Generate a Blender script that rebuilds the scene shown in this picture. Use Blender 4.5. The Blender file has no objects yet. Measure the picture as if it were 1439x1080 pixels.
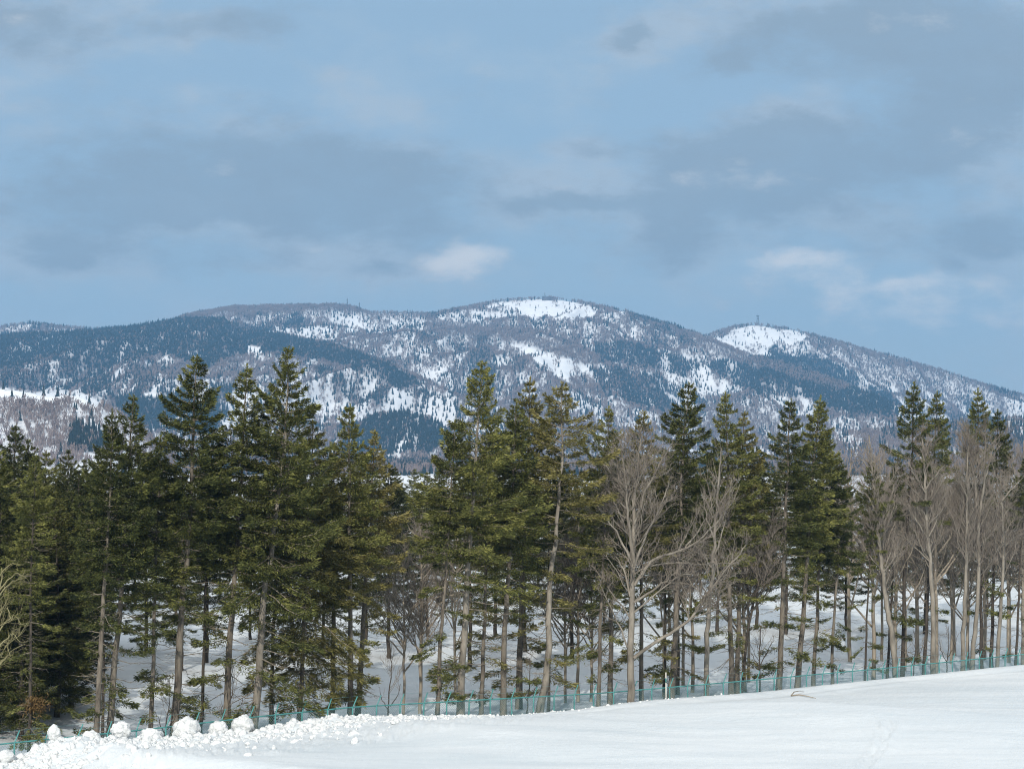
import bpy, math, random
import numpy as np

# ------------------------------------------------------------------ camera, sky, sun, exposure
C = bpy.context.scene
COL = C.collection
F = 3246.0                       # focal length in pixels of the 1439 px wide photograph
TH = math.atan(221.0 / F)        # the camera looks up a little
CAMZ = 10.5
cam_d = bpy.data.cameras.new('camera')
cam = bpy.data.objects.new('camera', cam_d)
COL.objects.link(cam)
cam.location = (0, 0, CAMZ)
cam.rotation_euler = (math.pi / 2 + TH, 0, 0)
cam_d.sensor_width = 36.0
cam_d.lens = 36.0 * F / 1439.0
cam_d.clip_start = 0.5
cam_d.clip_end = 40000
C.camera = cam

SUN_EL = math.radians(25)
SUN_AZ = math.radians(187)       # measured clockwise from +Y: behind the camera, to the left
sun_d = bpy.data.lights.new('sun', 'SUN')
sun_d.energy = 3.9
sun_d.angle = math.radians(0.5)
sun_d.color = (1.0, 0.94, 0.85)
sun = bpy.data.objects.new('sun', sun_d)
COL.objects.link(sun)
sdir = (math.sin(SUN_AZ) * math.cos(SUN_EL), math.cos(SUN_AZ) * math.cos(SUN_EL), math.sin(SUN_EL))
from mathutils import Vector, Matrix, Quaternion
sun.rotation_euler = Vector(sdir).to_track_quat('Z', 'Y').to_euler()

C.view_settings.view_transform = 'Standard'
C.view_settings.look = 'None'
C.view_settings.gamma = 1.0
C.view_settings.exposure = 0.02
C.cycles.max_bounces = 5
C.cycles.diffuse_bounces = 3
C.cycles.glossy_bounces = 2
C.cycles.transmission_bounces = 2
C.cycles.volume_bounces = 0
C.cycles.filter_width = 1.05
C.cycles.denoising_prefilter = 'FAST'
C.cycles.sample_clamp_indirect = 4.0


class NT:
    """small helper for wiring shader nodes"""
    def __init__(s, tree):
        s.t = tree

    def n(s, typ, **kw):
        nd = s.t.nodes.new(typ)
        for k, v in kw.items():
            setattr(nd, k, v)
        return nd

    def put(s, sock, v):
        if isinstance(v, bpy.types.NodeSocket):
            s.t.links.new(v, sock)
        elif v is not None:
            sock.default_value = v

    def m(s, op, a, b=None, c=None, clamp=False):
        nd = s.n('ShaderNodeMath', operation=op, use_clamp=clamp)
        for i, v in enumerate((a, b, c)):
            if v is not None:
                s.put(nd.inputs[i], v)
        return nd.outputs[0]

    def vm(s, op, a, b=None):
        nd = s.n('ShaderNodeVectorMath', operation=op)
        s.put(nd.inputs[0], a)
        if b is not None:
            s.put(nd.inputs[1], b)
        return nd.outputs[0]

    def mix(s, f, a, b):
        nd = s.n('ShaderNodeMix', data_type='RGBA')
        s.put(nd.inputs[0], f)
        s.put(nd.inputs[6], a)
        s.put(nd.inputs[7], b)
        return nd.outputs[2]

    def noise(s, vec, scale, detail=4, rough=0.55, dist=0.0):
        nd = s.n('ShaderNodeTexNoise')
        s.put(nd.inputs['Vector'], vec)
        nd.inputs['Scale'].default_value = scale
        nd.inputs['Detail'].default_value = detail
        nd.inputs['Roughness'].default_value = rough
        nd.inputs['Distortion'].default_value = dist
        return nd.outputs['Fac'], nd.outputs['Color']

    def ramp(s, f, stops):
        nd = s.n('ShaderNodeValToRGB')
        s.put(nd.inputs[0], f)
        el = nd.color_ramp.elements
        while len(el) < len(stops):
            el.new(0.5)
        for e, (p, c) in zip(el, stops):
            e.position = p
            e.color = (*c, 1) if len(c) == 3 else c
        return nd.outputs[0]

    def maprange(s, v, a, b, c=0.0, d=1.0):
        nd = s.n('ShaderNodeMapRange', interpolation_type='SMOOTHSTEP')
        s.put(nd.inputs[0], v)
        for i, q in enumerate((a, b, c, d)):
            nd.inputs[i + 1].default_value = q
        return nd.outputs[0]


world = bpy.data.worlds.new('World')
C.world = world
world.use_nodes = True
W = NT(world.node_tree)
W.t.nodes.clear()
wout = W.n('ShaderNodeOutputWorld')
wbg = W.n('ShaderNodeBackground')
W.t.links.new(wbg.outputs[0], wout.inputs[0])
sky = W.n('ShaderNodeTexSky', sky_type='NISHITA', sun_disc=False)
sky.sun_elevation = SUN_EL
sky.sun_rotation = SUN_AZ
sky.altitude = 100
sky.air_density = 1.0
sky.dust_density = 0.6
sky.ozone_density = 1.6
SKY_STRENGTH = 0.105
wbg.inputs['Strength'].default_value = SKY_STRENGTH
tc = W.n('ShaderNodeTexCoord')
sep = W.n('ShaderNodeSeparateXYZ')
W.t.links.new(tc.outputs['Generated'], sep.inputs[0])
# bearing and height of the view direction: the clouds have their places in the sky
ycl = W.m('MAXIMUM', W.m('ABSOLUTE', sep.outputs[1]), 0.05)
bu = W.m('DIVIDE', sep.outputs[0], ycl)
bv = W.m('DIVIDE', sep.outputs[2], ycl)
comb = W.n('ShaderNodeCombineXYZ')
W.put(comb.inputs[0], bu)
W.put(comb.inputs[1], W.m('MULTIPLY', bv, 1.9))
W.put(comb.inputs[2], W.m('MULTIPLY', sep.outputs[1], 0.15))
nf1, nc1 = W.noise(comb.outputs[0], 15, 7, 0.6)
nf2, nc2 = W.noise(comb.outputs[0], 34, 6, 0.62)
sc1 = W.n('ShaderNodeSeparateXYZ')
W.t.links.new(nc1, sc1.inputs[0])
wu = W.m('ADD', bu, W.m('MULTIPLY', W.m('SUBTRACT', sc1.outputs[0], 0.5), 0.05))
wv = W.m('ADD', bv, W.m('MULTIPLY', W.m('SUBTRACT', sc1.outputs[1], 0.5), 0.028))


def blobs(lst):
    tot = None
    for (x, y, rx, ry, k) in lst:
        u0, v0 = (x - 719.5) / F * 1.004, (761 - y) / F
        du = W.m('DIVIDE', W.m('SUBTRACT', wu, u0), rx / F)
        dv = W.m('DIVIDE', W.m('SUBTRACT', wv, v0), ry / F)
        q = W.m('ADD', W.m('MULTIPLY', du, du), W.m('MULTIPLY', dv, dv))
        e = W.m('MULTIPLY', W.m('EXPONENT', W.m('MULTIPLY', q, -1.0)), k)
        tot = e if tot is None else W.m('ADD', tot, e)
    return tot


grey = blobs([(40, 25, 170, 60, .8), (320, 25, 110, 28, .7), (230, 240, 270, 75, 1.0), (470, 255, 190, 70, 1.0), (620, 330, 160, 40, .5), (90, 365, 130, 32, .8),
              (350, 370, 110, 20, .5), (130, 300, 150, 40, .5), (560, 375, 120, 14, .5),
              (1260, 40, 260, 72, 1.25), (1420, 90, 120, 60, 1.0), (1010, 85, 30, 22, .8), (905, 48, 30, 24, .9), (860, 60, 30, 20, .5),
              (1000, 215, 120, 50, .9), (1140, 215, 110, 55, .9), (1050, 290, 150, 60, .7), (830, 285, 140, 20, .9), (840, 205, 70, 25, .5),
              (1330, 190, 120, 65, 1.15), (1400, 330, 90, 50, 1.0), (940, 350, 80, 40, .6), (1340, 375, 30, 16, .6), (1230, 330, 80, 40, .5)])
bright = blobs([(655, 360, 58, 32, 1.1), (465, 344, 30, 10, .5), (285, 236, 45, 16, .5), (985, 242, 50, 20, .5), (1110, 365, 90, 20, .9),
                (1360, 195, 40, 18, .6), (1390, 25, 130, 40, .35), (820, 265, 50, 12, .45), (40, 15, 40, 18, .4), (1250, 395, 110, 14, .6), (1320, 425, 260, 60, .55), (1080, 250, 60, 25, .5), (1300, 30, 60, 30, .2)])
gm = W.maprange(W.m('ADD', grey, W.m('ADD', W.m('MULTIPLY', W.m('SUBTRACT', nf2, 0.5), 1.5), W.m('MULTIPLY', W.m('SUBTRACT', nf1, 0.5), 1.0))), 0.0, 1.0)
bm = W.maprange(W.m('ADD', bright, W.m('MULTIPLY', W.m('SUBTRACT', nf2, 0.5), 1.8)), 0.25, 1.15)
wisp = W.maprange(nf1, 0.42, 0.75)
skyc = W.n('ShaderNodeMix', data_type='RGBA', blend_type='MULTIPLY')
skyc.inputs[0].default_value = 1.0
W.t.links.new(sky.outputs[0], skyc.inputs[6])
skyc.inputs[7].default_value = (0.92, 0.95, 1.0, 1)
CS = 1.0 / SKY_STRENGTH
haze_veil = W.mix(0.75, skyc.outputs[2], (0.37 * CS, 0.515 * CS, 0.635 * CS, 1))
c1 = W.mix(W.m('MULTIPLY', W.m('ADD', wisp, W.maprange(bv, 0.16, 0.07, 0.0, 0.6)), 0.42), haze_veil, (0.53 * CS, 0.62 * CS, 0.685 * CS, 1))
gm = W.m('MULTIPLY', gm, 1.0, clamp=True)
c2 = W.mix(W.m('MULTIPLY', gm, W.m('ADD', 0.45, W.m('MULTIPLY', nf2, 0.55))), c1, (0.31 * CS, 0.385 * CS, 0.45 * CS, 1))
edge = W.m('MULTIPLY', W.m('MULTIPLY', gm, W.m('SUBTRACT', 1.0, gm)), W.maprange(nf1, 0.40, 0.66))
c2 = W.mix(W.m('MULTIPLY', edge, 1.1, clamp=True), c2, (0.70 * CS, 0.74 * CS, 0.78 * CS, 1))
c3 = W.mix(W.m('MULTIPLY', bm, 0.8), c2, (0.90 * CS, 0.88 * CS, 0.85 * CS, 1))
# bright white cloud added overhead, out of view, as neutral fill light
high = W.m('MULTIPLY', W.maprange(sep.outputs[2], 0.27, 0.55), W.m('ADD', 0.35, W.m('MULTIPLY', nf1, 0.6)))
c3 = W.mix(high, c3, (1.35 * CS, 1.35 * CS, 1.32 * CS, 1))
W.t.links.new(c3, wbg.inputs['Color'])

# ------------------------------------------------------------------ helpers
def nrm(v):
    v = np.asarray(v, float)
    return v / np.maximum(np.linalg.norm(v, axis=-1, keepdims=True), 1e-9)


def ray(px, py):
    u, v = (px - 719.5) / F, (540.0 - py) / F
    return u, math.cos(TH) - v * math.sin(TH), math.sin(TH) + v * math.cos(TH)


def zat(px, py, Y):
    """height of the point seen at row py at depth Y"""
    _, dy, dz = ray(px, py)
    return CAMZ + dz / dy * Y


def bearing(px, py=760):
    u, dy, _ = ray(px, py)
    return u / dy


def project(X, Y, Z):
    e = (Z - CAMZ) / Y
    v = np.tan(np.arctan(e) - TH)
    dy = math.cos(TH) - v * math.sin(TH)
    return 719.5 + F * X / Y * dy, 540 - F * v


def smooth(x, a, b):
    t = np.clip((x - a) / (b - a), 0, 1)
    return t * t * (3 - 2 * t)


_perm = np.random.default_rng(7).permutation(4096)
_grad = np.random.default_rng(8).uniform(0, 2 * math.pi, 4096)


def perlin(x, y, seed=0):
    x, y = np.asarray(x, float), np.asarray(y, float)
    xi, yi = np.floor(x).astype(int), np.floor(y).astype(int)
    xf, yf = x - xi, y - yi

    def g(ix, iy, dx, dy):
        h = _grad[_perm[(_perm[(ix + seed * 131) & 4095] + iy) & 4095]]
        return np.cos(h) * dx + np.sin(h) * dy
    u = xf * xf * xf * (xf * (xf * 6 - 15) + 10)
    v = yf * yf * yf * (yf * (yf * 6 - 15) + 10)
    a = g(xi, yi, xf, yf) * (1 - u) + g(xi + 1, yi, xf - 1, yf) * u
    b = g(xi, yi + 1, xf, yf - 1) * (1 - u) + g(xi + 1, yi + 1, xf - 1, yf - 1) * u
    return (a * (1 - v) + b * v) * 1.5


def fbm(x, y, octs=4, seed=0):
    t, a = 0, 0.5
    for k in range(octs):
        t = t + a * perlin(x * 2 ** k, y * 2 ** k, seed + k * 3)
        a *= 0.5
    return t


def tag(o, label=None, cat=None, group=None, kind=None):
    if label:
        o['label'] = label
    if cat:
        o['category'] = cat
    if group:
        o['group'] = group
    if kind:
        o['kind'] = kind
    return o


def mesh(name, V, faces, mat, smooth_faces=False, mat2=None, from_vert=0):
    """faces: list of int arrays (n,3) or (n,4)"""
    me = bpy.data.meshes.new(name)
    V = np.asarray(V, np.float32)
    me.vertices.add(len(V))
    me.vertices.foreach_set('co', V.ravel())
    fs = [np.asarray(f, np.int32) for f in faces if len(f)]
    idx = np.concatenate([f.ravel() for f in fs])
    tot = np.concatenate([np.full(len(f), f.shape[1], np.int32) for f in fs])
    me.loops.add(len(idx))
    me.loops.foreach_set('vertex_index', idx)
    me.polygons.add(len(tot))
    st = np.zeros(len(tot), np.int32)
    st[1:] = np.cumsum(tot)[:-1]
    me.polygons.foreach_set('loop_start', st)
    if smooth_faces:
        me.polygons.foreach_set('use_smooth', np.ones(len(tot), bool))
    me.update(calc_edges=True)
    me.materials.append(mat)
    if mat2 is not None:
        me.materials.append(mat2)
        me.polygons.foreach_set('material_index', (idx[st] >= from_vert).astype(np.int32))
    return me


def link(name, me, parent=None, loc=None):
    o = bpy.data.objects.new(name, me)
    COL.objects.link(o)
    if parent is not None:
        o.parent = parent
    if loc is not None:
        o.location = loc
    return o


class MB:
    """collects tubes, boxes and blades; becomes ONE mesh"""
    def __init__(s):
        s.V, s.Q, s.T, s.n = [], [], [], 0

    def add(s, V, Q=None, T=None):
        V = np.asarray(V, float)
        if Q is not None and len(Q):
            s.Q.append(np.asarray(Q, int) + s.n)
        if T is not None and len(T):
            s.T.append(np.asarray(T, int) + s.n)
        s.V.append(V)
        s.n += len(V)

    def tube(s, pts, rad, k=5, cap=False):
        pts = np.asarray(pts, float)
        rad = np.broadcast_to(np.asarray(rad, float), (len(pts),))
        tg = nrm(np.gradient(pts, axis=0))
        ref = np.array([0.31, 0.17, 0.93]) if abs(tg[0][2]) < 0.8 else np.array([0.95, 0.2, 0.1])
        a = nrm(np.cross(tg, ref))
        b = np.cross(tg, a)
        ph = np.arange(k) * 2 * math.pi / k
        ring = pts[:, None] + rad[:, None, None] * (np.cos(ph)[None, :, None] * a[:, None] + np.sin(ph)[None, :, None] * b[:, None])
        m = len(pts)
        i = np.arange(m - 1)[:, None] * k
        j = np.arange(k)[None]
        j2 = (j + 1) % k
        q = np.stack([i + j, i + j2, i + k + j2, i + k + j], -1).reshape(-1, 4)
        V = ring.reshape(-1, 3)
        T = []
        if cap:
            V = np.concatenate([V, pts[:1], pts[-1:]])
            T = [(m * k, (x + 1) % k, x) for x in range(k)] + [(m * k + 1, (m - 1) * k + x, (m - 1) * k + (x + 1) % k) for x in range(k)]
        s.add(V, q, T)

    def box(s, c, size, rz=0):
        x, y, z = np.array(size) / 2
        V = np.array([(a * x, b * y, d * z) for a in (-1, 1) for b in (-1, 1) for d in (-1, 1)])
        ca, sa = math.cos(rz), math.sin(rz)
        V = np.stack([V[:, 0] * ca - V[:, 1] * sa, V[:, 0] * sa + V[:, 1] * ca, V[:, 2]], 1) + np.array(c)
        s.add(V, [(0, 1, 3, 2), (4, 6, 7, 5), (0, 4, 5, 1), (2, 3, 7, 6), (0, 2, 6, 4), (1, 5, 7, 3)])

    def mesh(s, name, mat, sm=False, mat2=None, from_vert=0):
        return mesh(name, np.concatenate(s.V), [np.concatenate(x) for x in (s.Q, s.T) if x], mat, sm, mat2, from_vert)


# ------------------------------------------------------------------ materials
def mat(name, build, rough=0.9, spec=0.1):
    m = bpy.data.materials.new(name)
    m.use_nodes = True
    N = NT(m.node_tree)
    b = m.node_tree.nodes['Principled BSDF']
    b.inputs['Roughness'].default_value = rough
    b.inputs['Specular IOR Level'].default_value = spec
    build(N, b)
    return m


def flat(col, rough=0.7, spec=0.2, var=0.25, scale=3.0):
    def f(N, b):
        t = N.n('ShaderNodeTexCoord')
        nf, _ = N.noise(t.outputs['Object'], scale, 4)
        d = tuple(c * (1 - var) for c in col)
        l = tuple(min(1, c * (1 + var)) for c in col)
        N.put(b.inputs['Base Color'], N.ramp(nf, [(0.3, d), (0.7, l)]))
    return lambda name: mat(name, f, rough, spec)


def snow_build(N, b):
    g = N.n('ShaderNodeNewGeometry')
    n1, _ = N.noise(g.outputs['Position'], 0.05, 5)
    n2, _ = N.noise(g.outputs['Position'], 2.2, 6, 0.65)
    n3, _ = N.noise(g.outputs['Position'], 9.0, 4, 0.7)
    at = N.n('ShaderNodeAttribute', attribute_name='litter')
    mp = N.n('ShaderNodeMapping')
    mp.inputs['Rotation'].default_value = (0, 0, 0.35)
    mp.inputs['Scale'].default_value = (0.10, 0.42, 1)
    N.t.links.new(g.outputs['Position'], mp.inputs[0])
    n4, _ = N.noise(mp.outputs[0], 1.0, 5, 0.6, 0.6)
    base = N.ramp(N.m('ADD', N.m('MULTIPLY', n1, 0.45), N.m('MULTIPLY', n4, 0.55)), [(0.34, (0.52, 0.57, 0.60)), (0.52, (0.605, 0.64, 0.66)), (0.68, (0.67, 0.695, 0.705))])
    sp = N.maprange(n3, 0.63, 0.78)
    f = N.m('MULTIPLY', at.outputs['Fac'], N.m('ADD', N.m('MULTIPLY', sp, 0.55), N.m('MULTIPLY', n2, 0.55)), clamp=True)
    N.put(b.inputs['Base Color'], N.mix(f, base, (0.22, 0.19, 0.16, 1)))
    bp = N.n('ShaderNodeBump')
    bp.inputs['Strength'].default_value = 0.55
    bp.inputs['Distance'].default_value = 0.12
    N.put(bp.inputs['Height'], n2)
    N.put(b.inputs['Normal'], bp.outputs[0])


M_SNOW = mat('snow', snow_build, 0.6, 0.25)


def lump_build(N, b):
    t = N.n('ShaderNodeTexCoord')
    n2, _ = N.noise(t.outputs['Object'], 5, 6, 0.65)
    N.put(b.inputs['Base Color'], N.ramp(n2, [(0.28, (0.42, 0.44, 0.46)), (0.44, (0.66, 0.68, 0.68)), (0.7, (0.76, 0.775, 0.775))]))
    bp = N.n('ShaderNodeBump')
    bp.inputs['Strength'].default_value = 0.7
    bp.inputs['Distance'].default_value = 0.25
    N.put(bp.inputs['Height'], n2)
    N.put(b.inputs['Normal'], bp.outputs[0])


M_LUMP = mat('packed_snow', lump_build, 0.7, 0.2)


def shaded_snow_build(N, b):
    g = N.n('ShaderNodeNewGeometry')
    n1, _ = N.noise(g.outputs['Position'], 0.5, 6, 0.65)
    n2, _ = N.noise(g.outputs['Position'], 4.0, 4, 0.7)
    c = N.ramp(n1, [(0.3, (0.30, 0.33, 0.37)), (0.55, (0.45, 0.49, 0.54)), (0.75, (0.66, 0.70, 0.74))])  # blue-grey tones paint the ditch's shade into the snow colour
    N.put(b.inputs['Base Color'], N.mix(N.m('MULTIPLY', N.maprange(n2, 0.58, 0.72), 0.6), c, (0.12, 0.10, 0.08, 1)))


M_SHADED_SNOW = mat('shaded_snow', shaded_snow_build, 0.6, 0.3)


def mount_build(N, b):
    g = N.n('ShaderNodeNewGeometry')
    at = N.n('ShaderNodeAttribute', attribute_name='brush')
    n1, _ = N.noise(g.outputs['Position'], 0.012, 5, 0.6)
    n2, _ = N.noise(g.outputs['Position'], 0.05, 4, 0.6)
    f = N.m('MULTIPLY', at.outputs['Fac'], N.m('ADD', 0.35, N.m('MULTIPLY', n1, 1.0)), clamp=True)
    s = N.ramp(n2, [(0.3, (0.80, 0.82, 0.85)), (0.7, (0.88, 0.89, 0.90))])
    N.put(b.inputs['Base Color'], N.mix(f, s, (0.13, 0.11, 0.11, 1)))


M_MOUNT = mat('mountain_snow', mount_build, 0.9, 0.05)


def needles(name, dark, midc, light, rnd=0.35):
    def f(N, b):
        t = N.n('ShaderNodeTexCoord')
        oi = N.n('ShaderNodeObjectInfo')
        n1, _ = N.noise(t.outputs['Object'], 0.9, 3, 0.6)
        n2, _ = N.noise(t.outputs['Object'], 6.0, 2, 0.6)
        h = N.m('ADD', N.m('MULTIPLY', n1, 0.62), N.m('MULTIPLY', n2, 0.38))
        h = N.m('ADD', h, N.m('MULTIPLY', N.m('SUBTRACT', oi.outputs['Random'], 0.5), 0.16))
        c = N.ramp(h, [(0.33, dark), (0.5, midc), (0.68, light)])
        N.put(b.inputs['Base Color'], c)
    return mat(name, f, 0.75, 0.12)


M_FIR = needles('fir_needles', (0.033, 0.043, 0.017), (0.106, 0.116, 0.035), (0.262, 0.256, 0.078))
M_FIRY = needles('olive_needles', (0.08, 0.078, 0.026), (0.185, 0.170, 0.055), (0.32, 0.28, 0.11))
M_FIRD = needles('dark_needles', (0.022, 0.030, 0.014), (0.064, 0.072, 0.022), (0.15, 0.15, 0.044))
M_RUST = needles('rusty_needles', (0.05, 0.032, 0.015), (0.10, 0.062, 0.024), (0.17, 0.11, 0.045))


def bark(name, dark, light, scale=3.0):
    def f(N, b):
        t = N.n('ShaderNodeTexCoord')
        mp = N.n('ShaderNodeMapping')
        mp.inputs['Scale'].default_value = (1, 1, 0.35)
        N.t.links.new(t.outputs['Object'], mp.inputs[0])
        n1, _ = N.noise(mp.outputs[0], scale, 5, 0.65)
        n2, _ = N.noise(t.outputs['Object'], 0.35, 3)
        h = N.m('ADD', N.m('MULTIPLY', n1, 0.6), N.m('MULTIPLY', n2, 0.4))
        N.put(b.inputs['Base Color'], N.ramp(h, [(0.35, dark), (0.62, light)]))
        bp = N.n('ShaderNodeBump')
        bp.inputs['Strength'].default_value = 0.6
        bp.inputs['Distance'].default_value = 0.05
        N.put(bp.inputs['Height'], n1)
        N.put(b.inputs['Normal'], bp.outputs[0])
    return mat(name, f, 0.9, 0.1)


M_BARK = bark('fir_bark', (0.055, 0.047, 0.039), (0.215, 0.187, 0.15))
M_BARKD = bark('dark_bark', (0.035, 0.030, 0.026), (0.085, 0.072, 0.058))
M_BARKP = bark('pale_bark', (0.085, 0.075, 0.062), (0.30, 0.27, 0.225), 2.0)
M_LIMB = bark('dead_limb', (0.15, 0.128, 0.10), (0.33, 0.285, 0.225))
M_TWIG = bark('twigs', (0.12, 0.102, 0.085), (0.29, 0.25, 0.21), 1.0)
M_STRAW = bark('straw_twigs', (0.13, 0.12, 0.06), (0.30, 0.27, 0.15), 1.0)
M_TEAL = flat((0.075, 0.25, 0.24), 0.5, 0.4, 0.4, 1.5)('teal_paint')
M_WIRE = flat((0.14, 0.30, 0.31), 0.5, 0.4)('teal_wire')
M_STEEL = flat((0.10, 0.10, 0.11), 0.6, 0.3)('tower_steel')
M_FARTREE = bark('far_bare_wood', (0.13, 0.10, 0.092), (0.27, 0.215, 0.195), 0.02)
M_FARCON = needles('far_conifer_needles', (0.008, 0.014, 0.012), (0.015, 0.022, 0.014), (0.03, 0.038, 0.02))

# ------------------------------------------------------------------ the ground
NX, NY = -0.731, 0.682           # across the fence, away from the camera
SX, SY = 0.682, 0.731            # along the fence
Y0 = 149.0
K0 = Y0 * NY


def depth_at(a, t):
    """depth Y on bearing a = X/Y of the line t metres behind the fence"""
    return (t + K0) / (NY + NX * a)


_ps = np.linspace(-45, 75, 241)
_pX, _pY = SX * _ps, Y0 + SY * _ps
_ppx = 719.5 + F * 0.9977 * _pX / _pY
RAIL = np.array([(-150, 1060), (0, 1043), (200, 1023), (358, 1005), (498, 991), (638, 983), (840, 972), (1040, 955), (1240, 937), (1420, 919), (1560, 906)], float)
CREST = np.array([(-200, 1094), (0, 1074), (35, 1066), (62, 1048), (82, 1037), (110, 1038), (150, 1040), (250, 1036), (350, 1028), (450, 1008), (600, 1006), (700, 1005), (800, 996),
                  (900, 983), (1040, 973), (1240, 952), (1439, 932), (1600, 915)], float)
_rz = CAMZ - (np.interp(_ppx, RAIL[:, 0], RAIL[:, 1]) - 761) / F * _pY
_cX, _cY = _pX - 5 * NX, _pY - 5 * NY
_cpx = 719.5 + F * 0.9977 * _cX / _cY
_cz = CAMZ - (np.interp(_cpx, CREST[:, 0], CREST[:, 1]) - 761) / F * _cY


def rail_z(s):
    return np.interp(s, _ps, _rz)


_rs = random.Random(21)
STEPS = []
for k in range(15):
    q = k / 14
    STEPS.append((1250 - 38 * q + _rs.uniform(-5, 5), 1028 + 46 * q + _rs.uniform(-1.5, 1.5), _rs.uniform(.5, 1.0)))


def ground(X, Y, fine=False):
    X, Y = np.asarray(X, float), np.asarray(Y, float)
    t = X * NX + (Y - Y0) * NY
    s = X * SX + (Y - Y0) * SY
    g = np.interp(s, _ps, _rz) - 1.5
    c = np.interp(s, _ps, _cz)
    fld = 0.05 + (c - 0.05) * smooth(t, -48, -6)
    a = X / np.maximum(Y, 1)
    # a low drift across the field: gentle towards the camera, steeper behind
    yr = 133 + 26 * (a - 0.10) + 5 * np.sin(a * 21)
    amp = 1.0 * np.exp(-((a - 0.12) / 0.13) ** 2) + 0.12
    dd = Y - yr
    fld = fld + amp * np.where(dd < 0, np.exp(-(dd / 13) ** 2), np.exp(-(dd / 4.2) ** 2)) * smooth(-t, 6, 14)
    fld = fld + 0.10 * fbm(X / 19, Y / 19, 3, 2) * smooth(-t, 5, 20) * smooth(Y, 40, 90)
    fld = fld + 0.05 * fbm(s / 6, t / 2.2, 3, 5) * smooth(-t, 4, 7) + 0.11 * fbm(X / 9 + .1 * Y, Y / 2.6, 3, 14) * smooth(-t, 6, 12)
    fld = fld + .10 * np.abs(fbm(s / 2.2, t / 1.2, 3, 15)) * smooth(t, -8, -5.5)
    # ploughed ridges running along the edge
    fld = fld + 0.16 * np.exp(-((t + 6.3) / 0.8) ** 2) + 0.10 * np.exp(-((t + 9.2 + np.sin(s * .15)) / .7) ** 2) - .08 * np.exp(-((t + 7.8) / .6) ** 2)
    ditch = g + 0.05 * fbm(X / 3, Y / 3, 3, 9)
    up = np.maximum(t - 9, 0)
    rise = 0.062 * np.minimum(up, 125) + 0.02 * np.maximum(up - 125, 0) + 0.9 * smooth(up, 2, 14)
    back = g * np.exp(-up / 60) + rise + 0.35 * fbm(X / 22, Y / 22, 4, 4) * smooth(up, 0, 15) + .12 * fbm(X / 4, Y / 4, 3, 6) * smooth(up, 0, 10)
    z = np.where(t < -5, fld, np.where(t < 9, ditch + (fld - ditch) * (1 - smooth(t, -5, -1.2)), back))
    if fine:
        z = z.copy()
        mm = (t > -16) & (t < -4.2) & (s < -2)
        z[mm] += 0.26 * fbm(X[mm] / .6, Y[mm] / .6, 4, 12) * smooth(-s[mm], 4, 16)
        for (px, py, ks) in STEPS:
            Yp = 10.3 * F / (py - 761)
            Xp = bearing(px) * Yp
            m = (np.abs(X - Xp) < 1.0) & (np.abs(Y - Yp) < 1.6)
            if m.any():
                q = ((X[m] - Xp) / .28) ** 2 + ((Y[m] - Yp) / .6) ** 2
                z[m] += ks * (-0.11 * np.exp(-q) + .09 * np.exp(-((np.sqrt(q) - 1.5) / .5) ** 2))
    return z


def gz(X, Y):
    return float(ground(np.array([X]), np.array([Y]))[0])


def graded(parts):
    return np.unique(np.concatenate([np.arange(a, b, s) for a, b, s in parts] + [np.array([parts[-1][1]])]))


A = graded([(-0.6, -0.26, 0.02), (-0.26, 0.26, 1.6 / F), (0.26, 0.6, 0.02)])
Wr = graded([(0.02, 0.6, 0.04), (0.6, 0.9, 0.006), (0.9, 1.0, 0.0014), (1.0, 1.3, 0.006), (1.3, 3.05, 0.022)])
AA, WW = np.meshgrid(A, Wr)
YY = depth_at(AA, 0) * WW
XX = AA * YY
ZZ = ground(XX, YY, True)


def grid_faces(nr, nc):
    i = (np.arange(nr - 1)[:, None] * nc + np.arange(nc - 1)[None]).ravel()
    return np.stack([i, i + 1, i + nc + 1, i + nc], 1)


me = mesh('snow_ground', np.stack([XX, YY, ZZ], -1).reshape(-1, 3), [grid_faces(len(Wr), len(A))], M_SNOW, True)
GROUND_MESH = me
tag(link('snow_ground', me), kind='structure')

# strip behind the fence: the bank's shade painted as grey, with dirt specks
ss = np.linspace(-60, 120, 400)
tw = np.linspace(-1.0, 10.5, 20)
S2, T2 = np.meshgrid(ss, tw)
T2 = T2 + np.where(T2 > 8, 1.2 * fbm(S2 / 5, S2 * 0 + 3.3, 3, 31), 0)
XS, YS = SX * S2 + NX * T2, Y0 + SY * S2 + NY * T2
tag(link('shade_strip', mesh('shade_strip', np.stack([XS, YS, ground(XS, YS) + 0.03], -1).reshape(-1, 3), [grid_faces(20, 400)], M_SHADED_SNOW, True)), kind='structure')

# ------------------------------------------------------------------ the mountains
def poly(*p):
    return np.array(p, float)


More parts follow.
